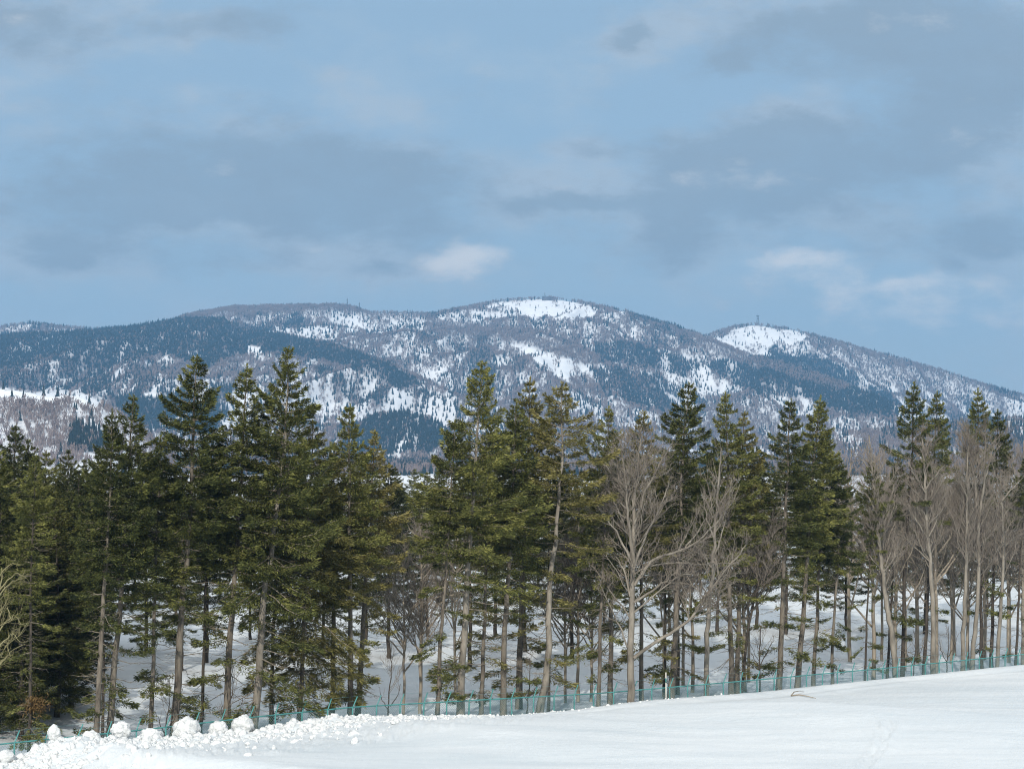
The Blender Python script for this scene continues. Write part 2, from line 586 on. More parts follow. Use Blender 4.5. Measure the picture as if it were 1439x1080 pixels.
RIDGES = [  # crest line in photograph pixels, with its real distance at each corner; front and back slope
    (poly((-600, 470, 8700), (-200, 466, 8700), (0, 461, 8700), (40, 454, 8700), (75, 458, 8700), (130, 464, 8700), (200, 460, 8700), (245, 449, 8600),
          (262, 442, 8600), (330, 432, 8600), (420, 430, 8600), (470, 429, 8600), (500, 433, 8600), (520, 439, 8600), (560, 441, 8600),
          (610, 441, 8600), (650, 433, 8600), (690, 425, 8600), (730, 421, 8600), (770, 419, 8600), (820, 426, 8600), (860, 434, 8600),
          (900, 445, 8500), (950, 459, 8400), (985, 472, 8200), (1060, 500, 7600), (1113, 513, 7300), (1252, 565, 6300), (1360, 612, 5400), (1500, 660, 4600)), .21, .5),
    (poly((880, 560, 9000), (940, 492, 9000), (985, 474, 9000), (1005, 467, 9000), (1030, 460, 9000), (1060, 456, 9000), (1100, 461, 9000), (1140, 470, 9000),
          (1200, 487, 9000), (1260, 503, 9000), (1320, 520, 8900), (1380, 540, 8800), (1439, 556, 8700), (1550, 585, 8600), (1800, 640, 8000)), .24, .5),
    (poly((-600, 490, 7000), (-200, 482, 7000), (0, 474, 7000), (60, 468, 7000), (130, 466, 7000), (200, 459, 7100), (250, 450, 7200), (313, 449, 7200),
          (340, 465, 7100), (400, 471, 7000), (452, 482, 6800), (500, 494, 6600), (560, 516, 6300), (620, 545, 6000), (720, 600, 5400), (800, 650, 5000)), .20, .5),
    (poly((500, 470, 7900), (600, 455, 8000), (672, 468, 7800), (740, 478, 7600), (797, 497, 7400), (832, 509, 7200), (880, 536, 6900), (930, 572, 6400), (1000, 640, 5600)), .23, .45),
    (poly((440, 660, 4800), (480, 612, 4800), (506, 595, 4800), (530, 584, 4800), (570, 580, 4800), (606, 590, 4800), (640, 610, 4800), (720, 655, 4800)), .3, .3),
    (poly((-600, 570, 3000), (-100, 556, 3000), (0, 548, 3000), (40, 552, 3000), (70, 556, 3000), (95, 553, 3000), (120, 557, 3000), (145, 570, 3000),
          (180, 592, 3000), (210, 615, 3000), (260, 660, 3000)), .22, .3),
    (poly((950, 660, 4600), (1100, 618, 4600), (1250, 604, 4600), (1350, 596, 4600), (1439, 588, 4600), (1600, 575, 4600), (1900, 570, 4600)), .2, .25),
]


def mountain(a, Y):
    px = 719.5 + F * a * 0.9955
    X = a * Y
    base = np.interp(Y, [300, 500, 2000, 4200, 5200, 9800], [7, 9, 52, 150, 185, 230])
    hs = [base]
    crest = np.full_like(Y, 1e9)
    for R, sf, sb in RIDGES:
        jit = 1.1 * fbm(px / 26, px * 0 + R[0, 2] / 777, 3, 17)
        py = np.interp(px, R[:, 0], R[:, 1]) + jit
        D = np.interp(px, R[:, 0], R[:, 2])
        D = D + 90 * fbm(px / 120, px * 0 + 5.5, 2, 3)
        e = np.tan(TH + np.arctan((540 - py) / F))
        H = CAMZ + e * D
        out = np.maximum(R[0, 0] - px, 0) + np.maximum(px - R[-1, 0], 0)
        d = D - Y
        h = H - np.where(d > 0, sf * d + 12 * (1 - np.exp(-d / 60)) * 0, -sb * d) - out * 3
        hs.append(h)
        crest = np.minimum(crest, np.abs(d) + np.maximum(base + 60 - h, 0) * 8)
    st = np.stack(hs)
    mx = st.max(0)
    kk = 14.0
    z = mx + kk * np.log(np.exp((st - mx) / kk).sum(0)) - kk * np.log(1.0 + 0)
    z = np.where(crest < 120, mx + (z - mx) * crest / 120, z)
    amp = smooth(crest, 0, 420) * smooth(z - base, 10, 200)
    wx = X + 140 * fbm(X / 700, Y / 900, 2, 41)
    rid = 1 - np.abs(fbm(wx / 420, Y / 1500, 4, 43)) * 2.4
    z = z + amp * (95 * (rid - 0.62) + 26 * fbm(wx / 150, Y / 330, 3, 47))
    z = z + 5 * fbm(X / 90, Y / 90, 2, 51) * smooth(Y, 500, 1500)
    return z


Am = graded([(-0.55, -0.27, 0.012), (-0.27, 0.27, 2.6 / F), (0.27, 0.55, 0.012)])
Ym = graded([(430, 2400, 80), (2400, 3400, 14), (3400, 4400, 40), (4400, 9300, 17), (9300, 9650, 60)])
AM, YM = np.meshgrid(Am, Ym)
ZM = mountain(AM, YM)
XM = AM * YM


def inside(px, py, P):
    P = np.asarray(P, float)
    r = np.zeros(px.shape, bool)
    j = len(P) - 1
    for i in range(len(P)):
        xi, yi, xj, yj = *P[i], *P[j]
        if yi != yj:
            r ^= ((yi > py) != (yj > py)) & (px < (xj - xi) * (py - yi) / (yj - yi) + xi)
        j = i
    return r


CONIFER = [  # where the dark conifer woods stand on the slopes
    ([(-400, 470), (60, 470), (130, 466), (250, 450), (313, 450), (345, 468), (400, 473), (452, 484), (520, 505), (600, 540), (560, 548), (480, 512), (380, 498),
      (330, 500), (290, 520), (230, 498), (140, 520), (60, 506), (0, 520), (-400, 530)], .95),
    ([(-400, 530), (0, 520), (60, 506), (140, 520), (200, 530), (340, 545), (420, 560), (300, 600), (100, 548), (-400, 560)], .42),
    ([(150, 555), (260, 558), (330, 575), (300, 610), (190, 600)], .9),
    ([(96, 632), (98, 604), (118, 598), (140, 608), (160, 640)], .9),
    ([(470, 640), (500, 600), (530, 584), (570, 581), (610, 592), (640, 615), (600, 640)], .95),
    ([(440, 515), (560, 540), (640, 560), (660, 590), (560, 575), (470, 560)], .35),
    ([(836, 486), (880, 484), (930, 495), (990, 510), (960, 530), (930, 520), (880, 512), (838, 510)], .75),
    ([(832, 520), (900, 520), (960, 545), (1000, 570), (930, 580), (850, 560)], .5),
    ([(990, 512), (1060, 500), (1130, 500), (1190, 520), (1250, 556), (1265, 585), (1200, 585), (1130, 560), (1070, 555), (1010, 530)], .95),
    ([(1050, 495), (1090, 485), (1150, 500), (1200, 525), (1130, 515)], .7),
    ([(900, 455), (960, 465), (990, 490), (940, 480)], .2),
    ([(1240, 560), (1439, 600), (1600, 610), (1600, 640), (1240, 620)], .3),
    ([(560, 445), (640, 438), (690, 470), (640, 500), (580, 480)], .2),
]
OPEN = [  # bare snow
    [(676, 432), (700, 426), (735, 423), (770, 420), (810, 425), (832, 431), (842, 440), (832, 448), (800, 450), (778, 449), (755, 444), (735, 438), (715, 432), (690, 433)],
    [(995, 474), (1016, 476), (1036, 463), (1060, 457), (1078, 458), (1094, 464), (1116, 466), (1138, 475), (1128, 482), (1112, 486), (1098, 478), (1092, 476), (1082, 492), (1074, 500),
     (1062, 504), (1040, 496), (1026, 488), (1008, 480)],
    [(714, 484), (735, 487), (760, 493), (800, 504), (826, 515), (830, 522), (812, 532), (792, 534), (774, 524), (756, 512), (738, 499), (722, 491)],
    [(347, 488), (356, 486), (367, 489), (368, 496), (360, 501), (348, 498)],
    [(213, 507), (232, 504), (246, 506), (243, 511), (220, 511)],
    [(200, 551), (212, 549), (230, 556), (226, 560), (204, 558)],
    [(-400, 556), (0, 546), (40, 550), (70, 554), (90, 550), (122, 555), (150, 571), (132, 580), (100, 568), (60, 572), (30, 566), (-50, 566), (-400, 580)],
    [(880, 436), (886, 443), (876, 446), (862, 440)],
    [(935, 548), (955, 562), (966, 572), (955, 570), (938, 556)],
    [(455, 562), (476, 566), (488, 576), (466, 577)],
    [(82, 532), (120, 529), (126, 532), (100, 537), (86, 540)],
]


def cover(px, py, X, Y):
    """conifer and broadleaf density on the slopes, 0..1"""
    far_ = np.where(Y < 3600, .25, 1.0)
    wxp = px + far_ * (8 * fbm(X / 130, Y / 260, 3, 61) + 5 * fbm(X / 30, Y / 90, 2, 63))
    wyp = py + far_ * (4 * fbm(X / 130, Y / 260, 3, 67) + 4 * fbm(X / 30, Y / 90, 2, 69))
    big = fbm(X / 600, Y / 1500, 3, 71)
    st = fbm(X / 60, Y / 420, 3, 73)            # strips running down the slope
    con = np.clip((big + 0.35 * st - 0.16) * 2.2, 0, 0.55)
    fine_ = fbm(X / 24, Y / 330, 2, 77)
    bare = np.clip(0.74 - .16 * smooth(Y, 7200, 8200) + 3.2 * fine_ + 1.6 * st + 1.0 * big, 0.03, 1.9)
    rid = 1 - np.abs(fbm((X + 140 * fbm(X / 700, Y / 900, 2, 41)) / 420, Y / 1500, 4, 43)) * 2.4
    bare = np.clip(bare + 1.0 * (rid - .55), .03, 1.9)
    con = np.clip(con + (fine_ < -.05) * .10 + 0.05, 0, 1)
    crest_dens = fbm(X / 250, Y / 250, 2, 79)
    bare = np.where(Y > 8420, np.maximum(bare, 0.85 + crest_dens), bare)
    for P, k in CONIFER:
        m = inside(wxp, wyp, P)
        con = np.where(m, np.maximum(con, np.clip(k - .06 + 1.1 * st + .3 * big + .5 * fine_, 0, 1)), con)
    # purple-brown bands of dense broadleaf wood
    for P in ([(600, 447), (690, 462), (800, 484), (850, 504), (835, 514), (795, 502), (735, 482), (672, 474), (600, 470)],
              [(930, 452), (985, 474), (1060, 502), (1113, 515), (1200, 545), (1180, 552), (1100, 528), (1040, 512), (960, 478)],
              [(240, 452), (330, 431), (480, 428), (500, 436), (420, 440), (340, 442), (300, 450)]):
        m = inside(wxp, wyp, P)
        bare = np.where(m, np.maximum(bare, 1.9), bare)
        con = np.where(m, con * .3, con)
    left = inside(wxp, wyp, [(-400, 560), (60, 562), (150, 570), (220, 620), (220, 660), (-400, 660)])
    bare = np.where(left, np.clip(.75 + 1.5 * st + 1.5 * fine_, .1, 2), bare)
    con = np.where(left & ~inside(wxp, wyp, CONIFER[3][0]), con * .12, con)
    for ko, P in enumerate(OPEN):
        m = inside(wxp, wyp, P)
        bare = np.where(m, 0.02 + far_ * (.35 if ko == 0 else .8 if ko == 1 else 1.6) * np.clip(fine_ + st - .12, 0, .6), bare)
        con = np.where(m, 0.012, con)
    return con, bare


me = mesh('mountains', np.stack([XM, YM, ZM], -1).reshape(-1, 3), [grid_faces(len(Ym), len(Am))], M_MOUNT, True)
PXM, PYM = project(XM, YM, ZM)
cM, bM = cover(PXM, PYM, XM, YM)
at_ = me.attributes.new('brush', 'FLOAT', 'POINT')
at_.data.foreach_set('value', np.clip(cM * 1.1 + np.clip(bM - .6, 0, 1) * 0.45, 0, 1).astype(np.float32).ravel())
tag(link('mountains', me), kind='structure')

# woods on the slopes: countless trees, each still a small solid tree
rng = np.random.default_rng(5)
EM = (ZM - CAMZ) / YM
RUN = np.maximum.accumulate(EM, axis=0)
NCAND = 1200000
ca = rng.uniform(-0.347, 0.347, NCAND)
cy = np.sqrt(rng.uniform(2450 ** 2, 9250 ** 2, NCAND))


def bil(G, a, y):
    fi = np.interp(a, Am, np.arange(len(Am)))
    fj = np.interp(y, Ym, np.arange(len(Ym)))
    i, j = np.minimum(fi.astype(int), len(Am) - 2), np.minimum(fj.astype(int), len(Ym) - 2)
    u, v = fi - i, fj - j
    return (G[j, i] * (1 - u) + G[j, i + 1] * u) * (1 - v) + (G[j + 1, i] * (1 - u) + G[j + 1, i + 1] * u) * v


cz = bil(ZM, ca, cy)
vis = (cz + 18 - CAMZ) / cy > bil(RUN, ca, np.maximum(cy - 25, 2450)) - 0.0004
ca, cy, cz = ca[vis], cy[vis], cz[vis]
cX = ca * cy
cpx, cpy = project(cX, cy, cz)
keep = cpy < 668
cX, cy, cz, cpx, cpy = cX[keep], cy[keep], cz[keep], cpx[keep], cpy[keep]
con, bare = cover(cpx, cpy, cX, cy)
rr = rng.uniform(0, 1, len(cX))
CON_P, BARE_P = 0.62, 0.43
is_con = rr < con * CON_P
is_bare = (~is_con) & (rng.uniform(0, 1, len(cX)) < bare * BARE_P * (1 - 0.7 * con))


def scatter(name, sel, tv, tf, sc_lo, sc_hi, material):
    P = np.stack([cX[sel], cy[sel], cz[sel] - 0.6], 1)
    n = len(P)
    r = rng.uniform(0, 2 * math.pi, n)
    sxy = rng.uniform(sc_lo, sc_hi, n)
    sz = sxy * rng.uniform(.8, 1.25, n)
    c, s = np.cos(r), np.sin(r)
    V = np.empty((n, len(tv), 3), np.float32)
    V[:, :, 0] = (tv[None, :, 0] * c[:, None] - tv[None, :, 1] * s[:, None]) * sxy[:, None] + P[:, None, 0]
    V[:, :, 1] = (tv[None, :, 0] * s[:, None] + tv[None, :, 1] * c[:, None]) * sxy[:, None] + P[:, None, 1]
    V[:, :, 2] = tv[None, :, 2] * sz[:, None] + P[:, None, 2]
    Fc = (tf[None] + (np.arange(n) * len(tv))[:, None, None]).reshape(-1, 3)
    return link(name, mesh(name, V.reshape(-1, 3), [Fc], material))


def cone_tree():
    V, T = [], []
    for (z0, z1, r) in ((1.0, 9.0, 3.0), (5.5, 15.0, 1.9)):
        b = len(V)
        for k in range(5):
            an = k * 1.2566 + z0
            V.append((r * math.cos(an), r * math.sin(an), z0 + (.8 if k % 2 else -.3)))
        V.append((0, 0, z1))
        T += [(b + k, b + (k + 1) % 5, b + 5) for k in range(5)]
    return np.array(V), np.array(T)


def broom_tree():
    g = np.random.default_rng(3)
    V, T = [(-.25, 0, 0), (.25, 0, 0), (0, 0, 7)], [(0, 1, 2)]
    for k in range(9):
        an = k * 2.4 + g.uniform(0, .6)
        r, h = g.uniform(1.2, 4.2), g.uniform(8, 13)
        b = len(V)
        c, s = math.cos(an), math.sin(an)
        V += [(0, 0, g.uniform(2.5, 5)), (r * c - .55 * s, r * s + .55 * c, h), (r * c + .55 * s, r * s - .55 * c, h + .8)]
        T.append((b, b + 1, b + 2))
    return np.array(V, float), np.array(T)


tv, tf = cone_tree()
tag(scatter('conifer_forest', is_con, tv, tf, .66, 1.15, M_FARCON), 'dark blue conifer woods covering the far mountain slopes', 'forest', kind='stuff')
tv, tf = broom_tree()
tag(scatter('bare_forest', is_bare, tv, tf, .62, 1.08, M_FARTREE), 'leafless brown woods with snow showing through on the far mountains', 'forest', kind='stuff')
print('far trees', int(is_con.sum()), int(is_bare.sum()))

# ------------------------------------------------------------------ firs
def fir_meshes(seed, H=23.0, wide=3.6, lo=0.30, hi=0.55, live_low=0.08, dead=0.35, kd=72, r0=0.27, barkm=None, needm=None, gap=0.0, droop=1.0, taper=0.52, wob=1.0, split=False):
    g = np.random.default_rng(seed)
    zt = np.linspace(-0.4, H, 18)
    wx = np.cumsum(g.normal(0, .055 * wob, 18)); wy = np.cumsum(g.normal(0, .055 * wob, 18))
    wx -= np.linspace(wx[0], wx[-1], 18); wy -= np.linspace(wy[0], wy[-1], 18)
    hh = np.clip(zt / H, 0, 1)
    tr = MB()
    rad = r0 * (1 - hh) ** 0.85 + 0.012
    rad[0] *= 1.25; rad[1] *= 1.08
    tr.tube(np.stack([wx, wy, zt], 1), rad, 8)
    lm, cr = MB(), MB()
    KP, KD, KL, KWid, KN = [], [], [], [], []
    z = H * 0.06
    while z < H - 0.25:
        d = H - z
        z += g.uniform(.34, .56) if d < 12 else g.uniform(.42, .72)
        d = H - z
        if d < .15:
            break
        h = z / H
        pl = live_low + (1 - live_low) * smooth(h, lo, hi)
        az0 = g.uniform(0, 6.28)
        nb = int(g.integers(4, 7))
        for k in range(nb):
            az = az0 + k * 2 * math.pi / nb + g.normal(0, .25)
            L = min(wide, .12 + taper * d ** .95) * g.choice([g.uniform(.35, .7), g.uniform(.75, 1.2)], p=[.3, .7])
            live = g.random() < pl * (1 - gap)
            if not live:
                if g.random() > dead:
                    continue
                L = min(L, wide) * g.uniform(.2, .9)
            q = min(d / 14, 1)
            el = .62 - .72 * q ** .7 + g.normal(0, .13)
            if not live:
                el += g.uniform(-.25, .35)
            t = np.linspace(0, 1, 6)
            dh = np.array([math.cos(az), math.sin(az)])
            hor = L * t * math.cos(el)
            sag = -(.16 + .24 * q) * droop * t ** 2 + (.20 + .16 * q) * t ** 3
            bx, by = np.interp(z, zt, wx), np.interp(z, zt, wy)
            P = np.stack([bx + dh[0] * hor, by + dh[1] * hor, z + L * (math.sin(el) * t + sag)], 1)
            P[1:] += g.normal(0, .03 * L, (5, 3)) * (t[1:, None])
            rb = (.010 + .0095 * L) * (1.0 if live else 1.15)
            (lm if not live or h < hi else cr and lm).tube(P, rb * (1 - .85 * t), 3)
            if not live:
                for kk in range(int(L * 2.2)):     # stubs of dead side twigs
                    tt_ = g.uniform(.3, 1)
                    p0 = np.array([np.interp(tt_, t, P[:, i]) for i in range(3)])
                    sd = np.array([-dh[1], dh[0], 0]) * (1 if g.random() < .5 else -1)
                    v = nrm(np.array([dh[0], dh[1], g.normal(-.1, .3)]) + sd * g.uniform(.5, 1.2))
                    lm.tube([p0, p0 + v * g.uniform(.3, .9)], [.011, .004], 3)
                continue
            n = int(kd * 1.45 * L * g.uniform(.7, 1.2))
            if n < 3:
                n = 6
            u = .10 + .9 * g.random(n) ** .8
            wd = (.07 + .235 * L) * np.minimum(1, (1 - u) * 1.7 + .10) * np.minimum(1, .3 + u * 2)
            lat = g.uniform(-1, 1, n) * wd
            pos = np.stack([np.interp(u, t, P[:, i]) for i in range(3)], 1)
            fw = np.array([dh[0] * math.cos(el), dh[1] * math.cos(el), math.sin(el) * .5])
            sd = np.array([-dh[1], dh[0], 0.0])
            pos += sd * lat[:, None] + fw * (np.abs(lat) * .55)[:, None]
            pos[:, 2] += -.16 * np.abs(lat) * droop + g.normal(0, .045 + .012 * L, n) - np.abs(g.normal(0, .10 * (droop - .6), n))
            dr = fw[None] * .75 + sd[None] * (np.sign(lat) * g.uniform(.2, 1.0, n))[:, None]
            dr[:, 2] += g.normal(.02 - .30 * max(0, droop - 1), .25, n)
            KP.append(pos); KD.append(nrm(dr))
            KL.append(g.uniform(.20, .44, n) * (.8 + .1 * L)); KWid.append(g.uniform(.05, .10, n))
            nn = np.tile([0, 0, 1.0], (n, 1)) + g.normal(0, .55, (n, 3))
            KN.append(nn)
    n = 60                                     # the leader at the tip
    KP.append(np.stack([g.normal(0, .02, n), g.normal(0, .02, n), H - g.uniform(.05, .9, n)], 1))
    KD.append(nrm(np.stack([g.normal(0, .5, n), g.normal(0, .5, n), np.ones(n)], 1)))
    KL.append(g.uniform(.15, .3, n)); KWid.append(g.uniform(.04, .07, n)); KN.append(g.normal(0, 1, (n, 3)))
    P, D, L, Wd, Nn = map(np.concatenate, (KP, KD, KL, KWid, KN))
    sdv = nrm(np.cross(D, Nn))
    mid = P + D * (L * .45)[:, None] + nrm(Nn) * (Wd * .25)[:, None]
    V = np.stack([P, mid + sdv * Wd[:, None] * .5, P + D * L[:, None], mid - sdv * Wd[:, None] * .5], 1).reshape(-1, 3)
    Q = np.arange(len(V)).reshape(-1, 4)
    cm = mesh('crown', V, [Q], needm or M_FIR)
    nt_ = tr.n
    tr.add(np.concatenate(lm.V), np.concatenate(lm.Q))
    return dict(H=H, trunk=tr.mesh('trunk', barkm or M_BARK, True, M_LIMB, nt_), crown=cm)


def fir_thing(name, kit, X, Y, top, label, group=None, rz=0.0, cat='tree'):
    """top = world point of the tip; the tree leans from its foot to it"""
    z0 = gz(X, Y) - 0.05
    v = Vector(top) - Vector((X, Y, z0))
    o = bpy.data.objects.new(name, None)
    COL.objects.link(o)
    o.empty_display_size = .5
    o.location = (X, Y, z0)
    q = Vector((0, 0, 1)).rotation_difference(v.normalized())
    o.rotation_mode = 'QUATERNION'
    o.rotation_quaternion = q @ Quaternion((0, 0, 1), rz)
    s = v.length / kit['H']
    wide_ = 1.0 if name == 'bare_tree' or group else 0.76 + 0.2 * math.modf(abs(math.sin(X * 12.9 + Y * 7.3)) * 43.7)[0]
    o.scale = (s * wide_, s * wide_, s)
    tag(o, label, cat, group)
    for part in ('trunk', 'crown'):
        if part in kit:
            link(part, kit[part], o)
    return o


def place(px, t):
    a = bearing(px, 990)
    Y = float(depth_at(a, t))
    return a * Y, Y


def top_at(px, py, Y):
    u, dy, dz = ray(px, py)
    return (u / dy * Y, Y, CAMZ + dz / dy * Y)


# kits: unlike firs, some shared
KF = [fir_meshes(100 + i, wide=3.0 + .3 * (i % 3), gap=.06 + .05 * (i % 3), taper=.44 + .04 * (i % 4), lo=.28 + .05 * (i % 4), hi=.58 + .04 * (i % 3), live_low=.15, dead=.62, r0=.27,
                 needm=[M_FIR, M_FIR, M_FIRY][i % 3] if i in (2, 5) else M_FIR) for i in range(7)]
KW = [fir_meshes(200, wide=4.6, lo=.22, hi=.62, live_low=.13, dead=.6, r0=.30, barkm=M_BARKP, taper=.56, wob=1.6, needm=M_FIR),
      fir_meshes(201, wide=4.5, lo=.40, hi=.74, live_low=.12, dead=.62, r0=.30, barkm=M_BARKP, taper=.58, gap=.12)]
KM = [fir_meshes(300 + i, wide=2.9, lo=.30 + .06 * i, hi=.66, live_low=.17, dead=.62, r0=.20, gap=.12, needm=M_FIRY if i % 2 else M_FIR, droop=1.25) for i in range(4)]
KT = [fir_meshes(400 + i, wide=2.3, lo=.40, hi=.8, live_low=.16, dead=.6, r0=.15, barkm=M_BARKD, gap=.15, droop=1.2) for i in range(2)]
KG = fir_meshes(500, wide=3.6, lo=.30, hi=.8, live_low=.22, dead=.55, r0=.27, gap=.34, taper=.75, wob=2.6, barkm=M_BARKP, needm=M_FIRY)
KH = [fir_meshes(450 + i, wide=2.9, lo=.60, hi=.84, live_low=.07, dead=.8, r0=.19, barkm=M_BARKD, gap=.12, taper=.46) for i in range(2)]
KY = fir_meshes(510, wide=4.6, lo=.10, hi=.30, live_low=.35, dead=.3, r0=.20, needm=M_FIRY, droop=1.7, taper=.60)
KR = [fir_meshes(600 + i, H=19, wide=3.3, lo=.02, hi=.16, live_low=.5, dead=.4, r0=.22, barkm=M_BARKD, needm=M_FIRD if i == 0 else M_FIR, kd=64) for i in range(2)]
KS = [fir_meshes(700 + i, H=19, wide=3.2, lo=.16, hi=.38, live_low=.16, dead=.55, r0=.18, barkm=M_BARKD, needm=[M_FIR, M_FIRD, M_FIR][i], kd=62) for i in range(3)]

FIRS = [  # foot px, tip px, tip py, metres behind the fence, kit, label
    (42, 50, 640, 1.4, KT[0], 'slim grey fir with a rusty bough low on its trunk, nearest the left edge'),
    (133, 158, 575, 1.6, KF[0], 'tall fir with a bare grey trunk, left of the close pair behind the snow chunks'),
    (144, 150, 642, 4.5, KT[1], 'dark thin trunk tucked between the close pair of tall grey firs'),
    (153, 188, 555, 2.4, KF[1], 'tall fir leaning right, right of the close pair behind the snow chunks'),
    (212, 226, 610, 3.0, KM[0], 'dark-trunked fir with green tufts low down, left of the tallest spire on the left'),
    (243, 277, 500, 2.4, KF[3], 'tall pointed fir with a dense dark top, second highest on the left'),
    (283, 300, 600, 4.0, KT[0], 'thin dark fir behind the biggest round snow chunk'),
    (315, 347, 512, 2.4, KF[4], 'fir with narrow ragged top, between the two highest firs on the left'),
    (353, 405, 487, 1.4, KW[0], 'highest fir, pale trunk leaning right, broad layered crown'),
    (381, 395, 600, 7.0, KM[1], 'dark slender trunk just right of the highest fir'),
    (419, 440, 590, 4.0, KY, 'olive fir with long drooping yellowish boughs right of the highest fir'),
    (466, 470, 622, 5.0, KF[5], 'fir with tufted green boughs left of the twin trunks'),
    (492, 492, 567, 3.6, KF[6], 'narrow pointed dark fir, left of the twin trunks'),
    (501, 527, 604, 6.0, KF[2], 'shorter pointed fir, right of the twin trunks, edging the gap to the mountain'),
    (615, 640, 590, 1.2, KM[2], 'slender grey fir with thin boughs, left of the tall central fir'),
    (647, 677, 508, 0.9, KW[1], 'tall central fir with pale trunk and long bare lower branches'),
    (676, 690, 600, 3.2, KM[3], 'dark-footed slender fir just right of the tall central fir'),
    (708, 726, 562, 2.0, KF[0], 'fir with yellow-green middle boughs right of the tall central fir'),
    (729, 745, 530, 8.0, KF[5], 'dark fir tip between the tall central fir and the gnarled one'),
    (757, 790, 537, 2.0, KG, 'gnarled ragged fir with crooked bare top and pale upper trunk'),
    (770, 776, 622, 5.0, KT[1], 'thin dark trunk beside the gnarled fir'),
    (840, 856, 570, 2.4, KM[0], 'fir with drooping lower boughs left of the big bare tree'),
    (858, 862, 605, 5.0, KF[1], 'black-trunked fir close behind the left side of the big bare tree'),
    (902, 905, 578, 4.0, KM[1], 'fir standing just behind the right side of the big bare tree'),
    (934, 940, 640, 6.0, KT[0], 'leftmost of three dark trunks beside the white pole'),
    (943, 968, 538, 4.6, KF[3], 'fir with a sharp dark tip above the three dark trunks'),
    (952, 955, 610, 8.0, KM[3], 'rightmost of three dark trunks beside the white pole'),
    (1028, 1019, 550, 3.0, KF[4], 'fir with a thin tufted top, left trunk of the thick forked-looking pair'),
    (1037, 1046, 578, 4.0, KF[2], 'broad olive fir, right trunk of the thick forked-looking pair'),
    (1094, 1112, 560, 2.0, KF[6], 'dark fir with upswept boughs at its tip, left of the dense green twin'),
    (1120, 1153, 556, 2.4, KF[0], 'dense broad green fir leaning right, twin of the upswept dark one'),
    (1143, 1160, 610, 4.4, KM[0], 'slender fir under the right side of the dense broad green fir'),
    (1170, 1180, 640, 3.0, KM[2], 'thin fir with a broken branch leaning at its foot'),
    (1216, 1225, 645, 3.0, KT[1], 'black-trunked fir with flat boughs reaching left over the snow'),
    (1247, 1262, 640, 4.0, KH[0], 'dark fir trunk behind the pale tree that leans left'),
    (1268, 1285, 536, 3.0, KH[0], 'tall ragged fir, highest of the right-hand group'),
    (1299, 1317, 549, 3.2, KH[1], 'thin-topped fir right of the highest one in the right-hand group'),
    (1380, 1374, 545, 4.0, KH[0], 'broad ragged-topped fir behind the forked pale tree at the right'),
    (1394, 1402, 575, 5.4, KH[1], 'fir whose thick foot flares beside the forked pale tree'),
    (1428, 1441, 640, 2.4, KH[1], 'brownish fir cut by the right edge of the view'),
]
rr_ = random.Random(4)
for (xb, xt, yt, t, kit, lab) in FIRS:
    X, Y = place(xb, t)
    o = fir_thing('fir_tree', kit, X, Y, top_at(xt, yt, Y), lab, rz=rr_.uniform(0, 6.28))
    if 'rusty' in lab:
        g = np.random.default_rng(9)
        n = 700
        q = g.normal(0, 1, (n, 3)) * np.array([.55, .5, .34]) * g.uniform(.2, 1.3, (n, 1)) + np.array([.4, -.3, 4.6])
        d = nrm(g.normal(0, 1, (n, 3)) + np.array([.8, -.2, -.2]))
        sdv = nrm(np.cross(d, g.normal(0, 1, (n, 3)))) * .045
        V = np.stack([q, q + d * .17 + sdv, q + d * .4, q + d * .17 - sdv], 1).reshape(-1, 3)
        b = link('rusty_foliage', mesh('rusty_foliage', V, [np.arange(4 * n).reshape(-1, 4)], M_RUST), o)
        b.rotation_euler = (0, 0, -o.rotation_quaternion.to_euler().z)
        b['label'] = 'rusty brown dead bough'

# rows of firs further back
rr_ = random.Random(12)
GR = 'dark firs standing in the rows behind'
LABR = 'dark green fir in the rows behind the front trees, mostly hidden by them'


def rear(px, t, py, kit, lab=LABR, grp=GR, tx=0):
    X, Y = place(px, t)
    fir_thing('fir_tree', kit, X, Y, top_at(px + tx, py, Y), lab, grp, rr_.uniform(0, 6.28))


rear(14, 30, 597, KR[1], 'dense green fir with the highest tip at the far left', None, 8)
rear(36, 24, 617, KR[0], 'dense green fir just right of the highest tip at the far left', None, 3)
rear(65, 32, 634, KR[1], 'small dense fir tip under the snowy hill at the left, first of two', None)
rear(97, 30, 632, KR[0], 'small dense fir tip under the snowy hill at the left, second of two', None)
rear(-20, 18, 600, KR[1])
rear(118, 40, 645, KR[0])
rear(80, 16, 690, KR[0])
for px, t, py in ((-45, 22, 640), (-2, 14, 680), (30, 12, 720), (58, 20, 660), (100, 18, 690), (112, 26, 660), (48, 40, 640), (10, 44, 640), (85, 46, 650)):
    rear(px, t, py, KR[(px + t) % 2])
for px in range(150, 1500, 50):
    rear(px + rr_.uniform(-14, 14), rr_.uniform(22, 44), 652 + rr_.uniform(-16, 40), KS[rr_.randrange(3)])
for px in range(-60, 1520, 62):
    rear(px + rr_.uniform(-16, 16), rr_.uniform(58, 82), 662 + rr_.uniform(-14, 26), KS[rr_.randrange(3)])
for px in range(-60, 1540, 38):
    rear(px + rr_.uniform(-14, 14), rr_.uniform(104, 135), 668 + rr_.uniform(-14, 18), KR[rr_.randrange(2)])

